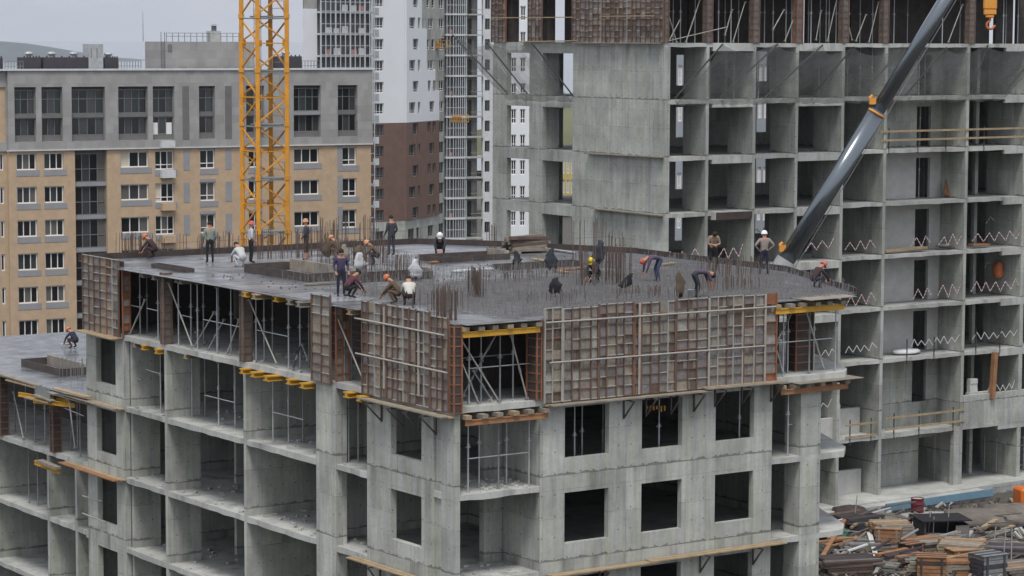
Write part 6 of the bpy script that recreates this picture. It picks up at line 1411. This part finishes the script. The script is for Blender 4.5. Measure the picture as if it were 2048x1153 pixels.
# black hut
c = yh(1880, 1085); t = thing('site_hut', 'low black open-fronted hut among the board piles', 'hut', W, c, rz=math.radians(10))
mb = MB(); mb.box(-1.15, 1.25, .9, 1.0, 0, 1.25); mb.build('back_wall', MT['roofbox'], t); mb = MB(); mb.box(-1.2, -1.1, -.9, .9, 0, 1.3); mb.build('side_wall', MT['roofbox'], t); mb = MB(); mb.box(.55, 1.3, -.9, -.8, 0, 1.05); mb.build('front_board', MT['ply3'], t); mb = MB(); mb.box(1.2, 1.3, -.8, .9, 0, 1.1); mb.build('side_wall', MT['ply5'], t)
mb = MB(); mb.prism([(-1.35, -1.05), (1.4, -1.05), (1.4, 1.1), (-1.35, 1.1)], 1.3, 1.36); o = mb.build('roof', MT['black'], t)
# barrel
c = yh(1834, 1038); t = thing('oil_barrel', 'dark red steel barrel standing in front of the blue plinth', 'barrel', W, (c[0], c[1], .15)); MT['barrel'] = plain('dark_red_paint', (.13, .016, .024), .5, .2, 3)
mb = MB(); mb.lathe((0, 0, 0), [(.36, -.15), (.36, .33), (.385, .36), (.36, .39), (.36, .66), (.385, .69), (.36, .72), (.36, 1.0), (.375, 1.03), (.34, 1.03), (.33, .98), (.01, .98)], 22); mb.build('drum', MT['barrel'], t, smooth=True); mb = MB(); mb.lathe((0, 0, .985), [(.33, 0), (.01, .006)], 20); mb.build('lid', MT['slab'], t)
# spoil heaps, earth bank, green mat
for i, (x, y, r, sq, m_, lab) in enumerate(((1965, 1050, 1.8, (1.6, 1, .45), 'dirt', 'dark earth bank before the ground floor at the right'), (2025, 1045, 1.6, (1.3, 1, .6), 'dirt', 'brown earth heap by the orange machine'), (1880, 1040, 1.3, (1.8, .8, .3), 'slab', 'grey rubble heap below the blue plinth'), (1745, 1045, 1.2, (1.7, .9, .4), 'dirt', 'brush and rubble heap below the narrow bays'), (1700, 1040, .9, (1.2, .9, .9), 'boxbrown', 'dark brush pile beside the thin column'))):
    c = yh(x, y); lump('spoil_heap', lab, 'heap', W, c, r, m_, 60+i, sq)
MT['greenm'] = plain('green_mat', (.05, .12, .07), .9, .3, 2)
a = [yh(x, y, .5)[:2] for x, y in ((1640, 1045), (1700, 1062), (1690, 1078), (1640, 1070))]; mb = MB(); mb.prism(a, .5, .56); solo('green_mat', mb, MT['greenm'], 'dark green mat lying below the thin column at the deck end', 'mat', W, (*a[0], .5))
for i, (x0, y0, x1, y1, h0, h1, w, m_, lab) in enumerate(((1636, 1108, 1690, 1104, .6, .7, .3, 'timbero', 'thick orange plank sticking out beside the right pier'), (1640, 1130, 1688, 1085, .2, 1.2, .22, 'timbero', 'orange plank propped aslant beside the right pier'), (1702, 1078, 1738, 1058, .6, .8, .14, 'timber', 'pale stick lying across the brush pile'), (1738, 1100, 1752, 1122, .9, .2, .25, 'tarp', 'pale board leaning on the crate-like pile'), (1965, 1075, 1992, 1065, .5, .7, .3, 'timber', 'pale bright plank beside the earth bank'), (2000, 1082, 2026, 1074, .5, .6, .28, 'timber', 'second pale plank right of the earth bank'), (1946, 1122, 1966, 1112, .8, .9, .3, 'timber', 'pale plank end on the orange pile'), (1640, 1145, 1720, 1150, .5, .3, .2, 'timber', 'tan plank along the foot of the right pier'))):
    p, q = yh(x0, y0), yh(x1, y1); mb = MB(); mb.bar((p[0], p[1], h0), (q[0], q[1], h1), w, .1); solo('loose_plank', mb, MT[m_], lab, 'plank', W, (p[0], p[1], h0), 'loose planks in the yard')
# orange machine at the right edge
c = yh(2062, 1030); t = thing('excavator', 'orange compact excavator partly cut off by the right edge', 'excavator', W, c, rz=math.radians(15)); MT['exc'] = plain('excavator_orange', (.72, .18, .03), .45, .1, 2)
mb = MB(); mb.box(-.9, .9, -.6, .6, .55, 1.6); mb.build('engine_cover', MT['exc'], t, bevel=.12); mb = MB(); mb.box(.0, .95, -.55, .55, 1.61, 2.7); mb.build('cab', MT['exc'], t, bevel=.08)
for s in (-1, 1):
    mb = MB(); pr_ = [(math.cos(i*math.pi/8+math.pi/2)*.3-.7, math.sin(i*math.pi/8+math.pi/2)*.3+.3) for i in range(9)] + [(math.cos(i*math.pi/8-math.pi/2)*.3+.7, math.sin(i*math.pi/8-math.pi/2)*.3+.3) for i in range(9)]
    k0 = len(mb.v); n = len(pr_); mb.v += [(x, s*.55-.15, z) for x, z in pr_]+[(x, s*.55+.15, z) for x, z in pr_]; mb.f += [tuple(range(n)), tuple(range(n, 2*n))]+[(i, (i+1) % n, n+(i+1) % n, n+i) for i in range(n)]; mb.mi = [0]*len(mb.f); mb.build('track', MT['tyre'], t)
mb = MB(); mb.bar((.9, 0, 1.2), (2.0, 0, 2.4), .2); mb.bar((2.0, 0, 2.4), (2.8, 0, 1.1), .16); mb.build('arm', MT['exc'], t)
c = yh(2008, 1035); lump('red_canister', 'small red canister lying by the earth heap', 'canister', W, c, .3, 'barrel', 5, (1.2, .8, 1))

def crate(label, x, y, w, d, h, rz, mat, mat2):
    c = yh(x, y); t = thing('timber_crate', label, 'crate', W, c, 'timber crates in the yard', rz=math.radians(rz)); r = random.Random(label); n = 6
    for j in range(n):
        z0 = h*j/n+.02
        for a in ((-w/2, w/2, -d/2, -d/2+.03), (-w/2, w/2, d/2-.03, d/2), (-w/2, -w/2+.03, -d/2+.031, d/2-.031), (w/2-.03, w/2, -d/2+.031, d/2-.031)):
            q = r.uniform(-.012, .012); mb = MB(); mb.box(a[0]+q, a[1]+q, a[2]+q, a[3]+q, z0, z0+h/n-.025); mb.build('slat', MT[mat] if r.random() < .75 else MT[mat2], t)
    for j in range(5): mb = MB(); y0 = -d/2-.04+(d+.08)*j/5; mb.box(-w/2-.06, w/2+.06, y0, y0+(d+.08)/5-.02, h+.02, h+.055); mb.build('lid_board', MT[mat2] if j % 2 else MT[mat], t)
    for s in (-1, 1): mb = MB(); mb.box(s*w*.36-.06, s*w*.36+.06, -d/2-.032, -d/2-.002, 0, h); mb.build('batten', MT[mat2], t)
crate('upright orange brown crate left of the black hut', 1777, 1108, 1.25, 1.0, 1.35, -14, 'timbero', 'timberg')
crate('wide orange crate right of the black hut, lid of tan boards', 1925, 1138, 1.5, 1.1, 1.0, 18, 'timbero', 'timber')
crate('brown crate at the bottom of the yard below the hut', 1862, 1158, 1.4, 1.1, 1.15, -8, 'timbero', 'boxbrown')
crate('dark grey tilted box at the bottom right of the yard', 1975, 1160, 1.5, 1.2, 1.3, 30, 'galvd', 'roofbox')
crate('small brown crate in the middle of the yard', 1822, 1122, 1.0, .9, .9, 35, 'boxbrown', 'timbero')
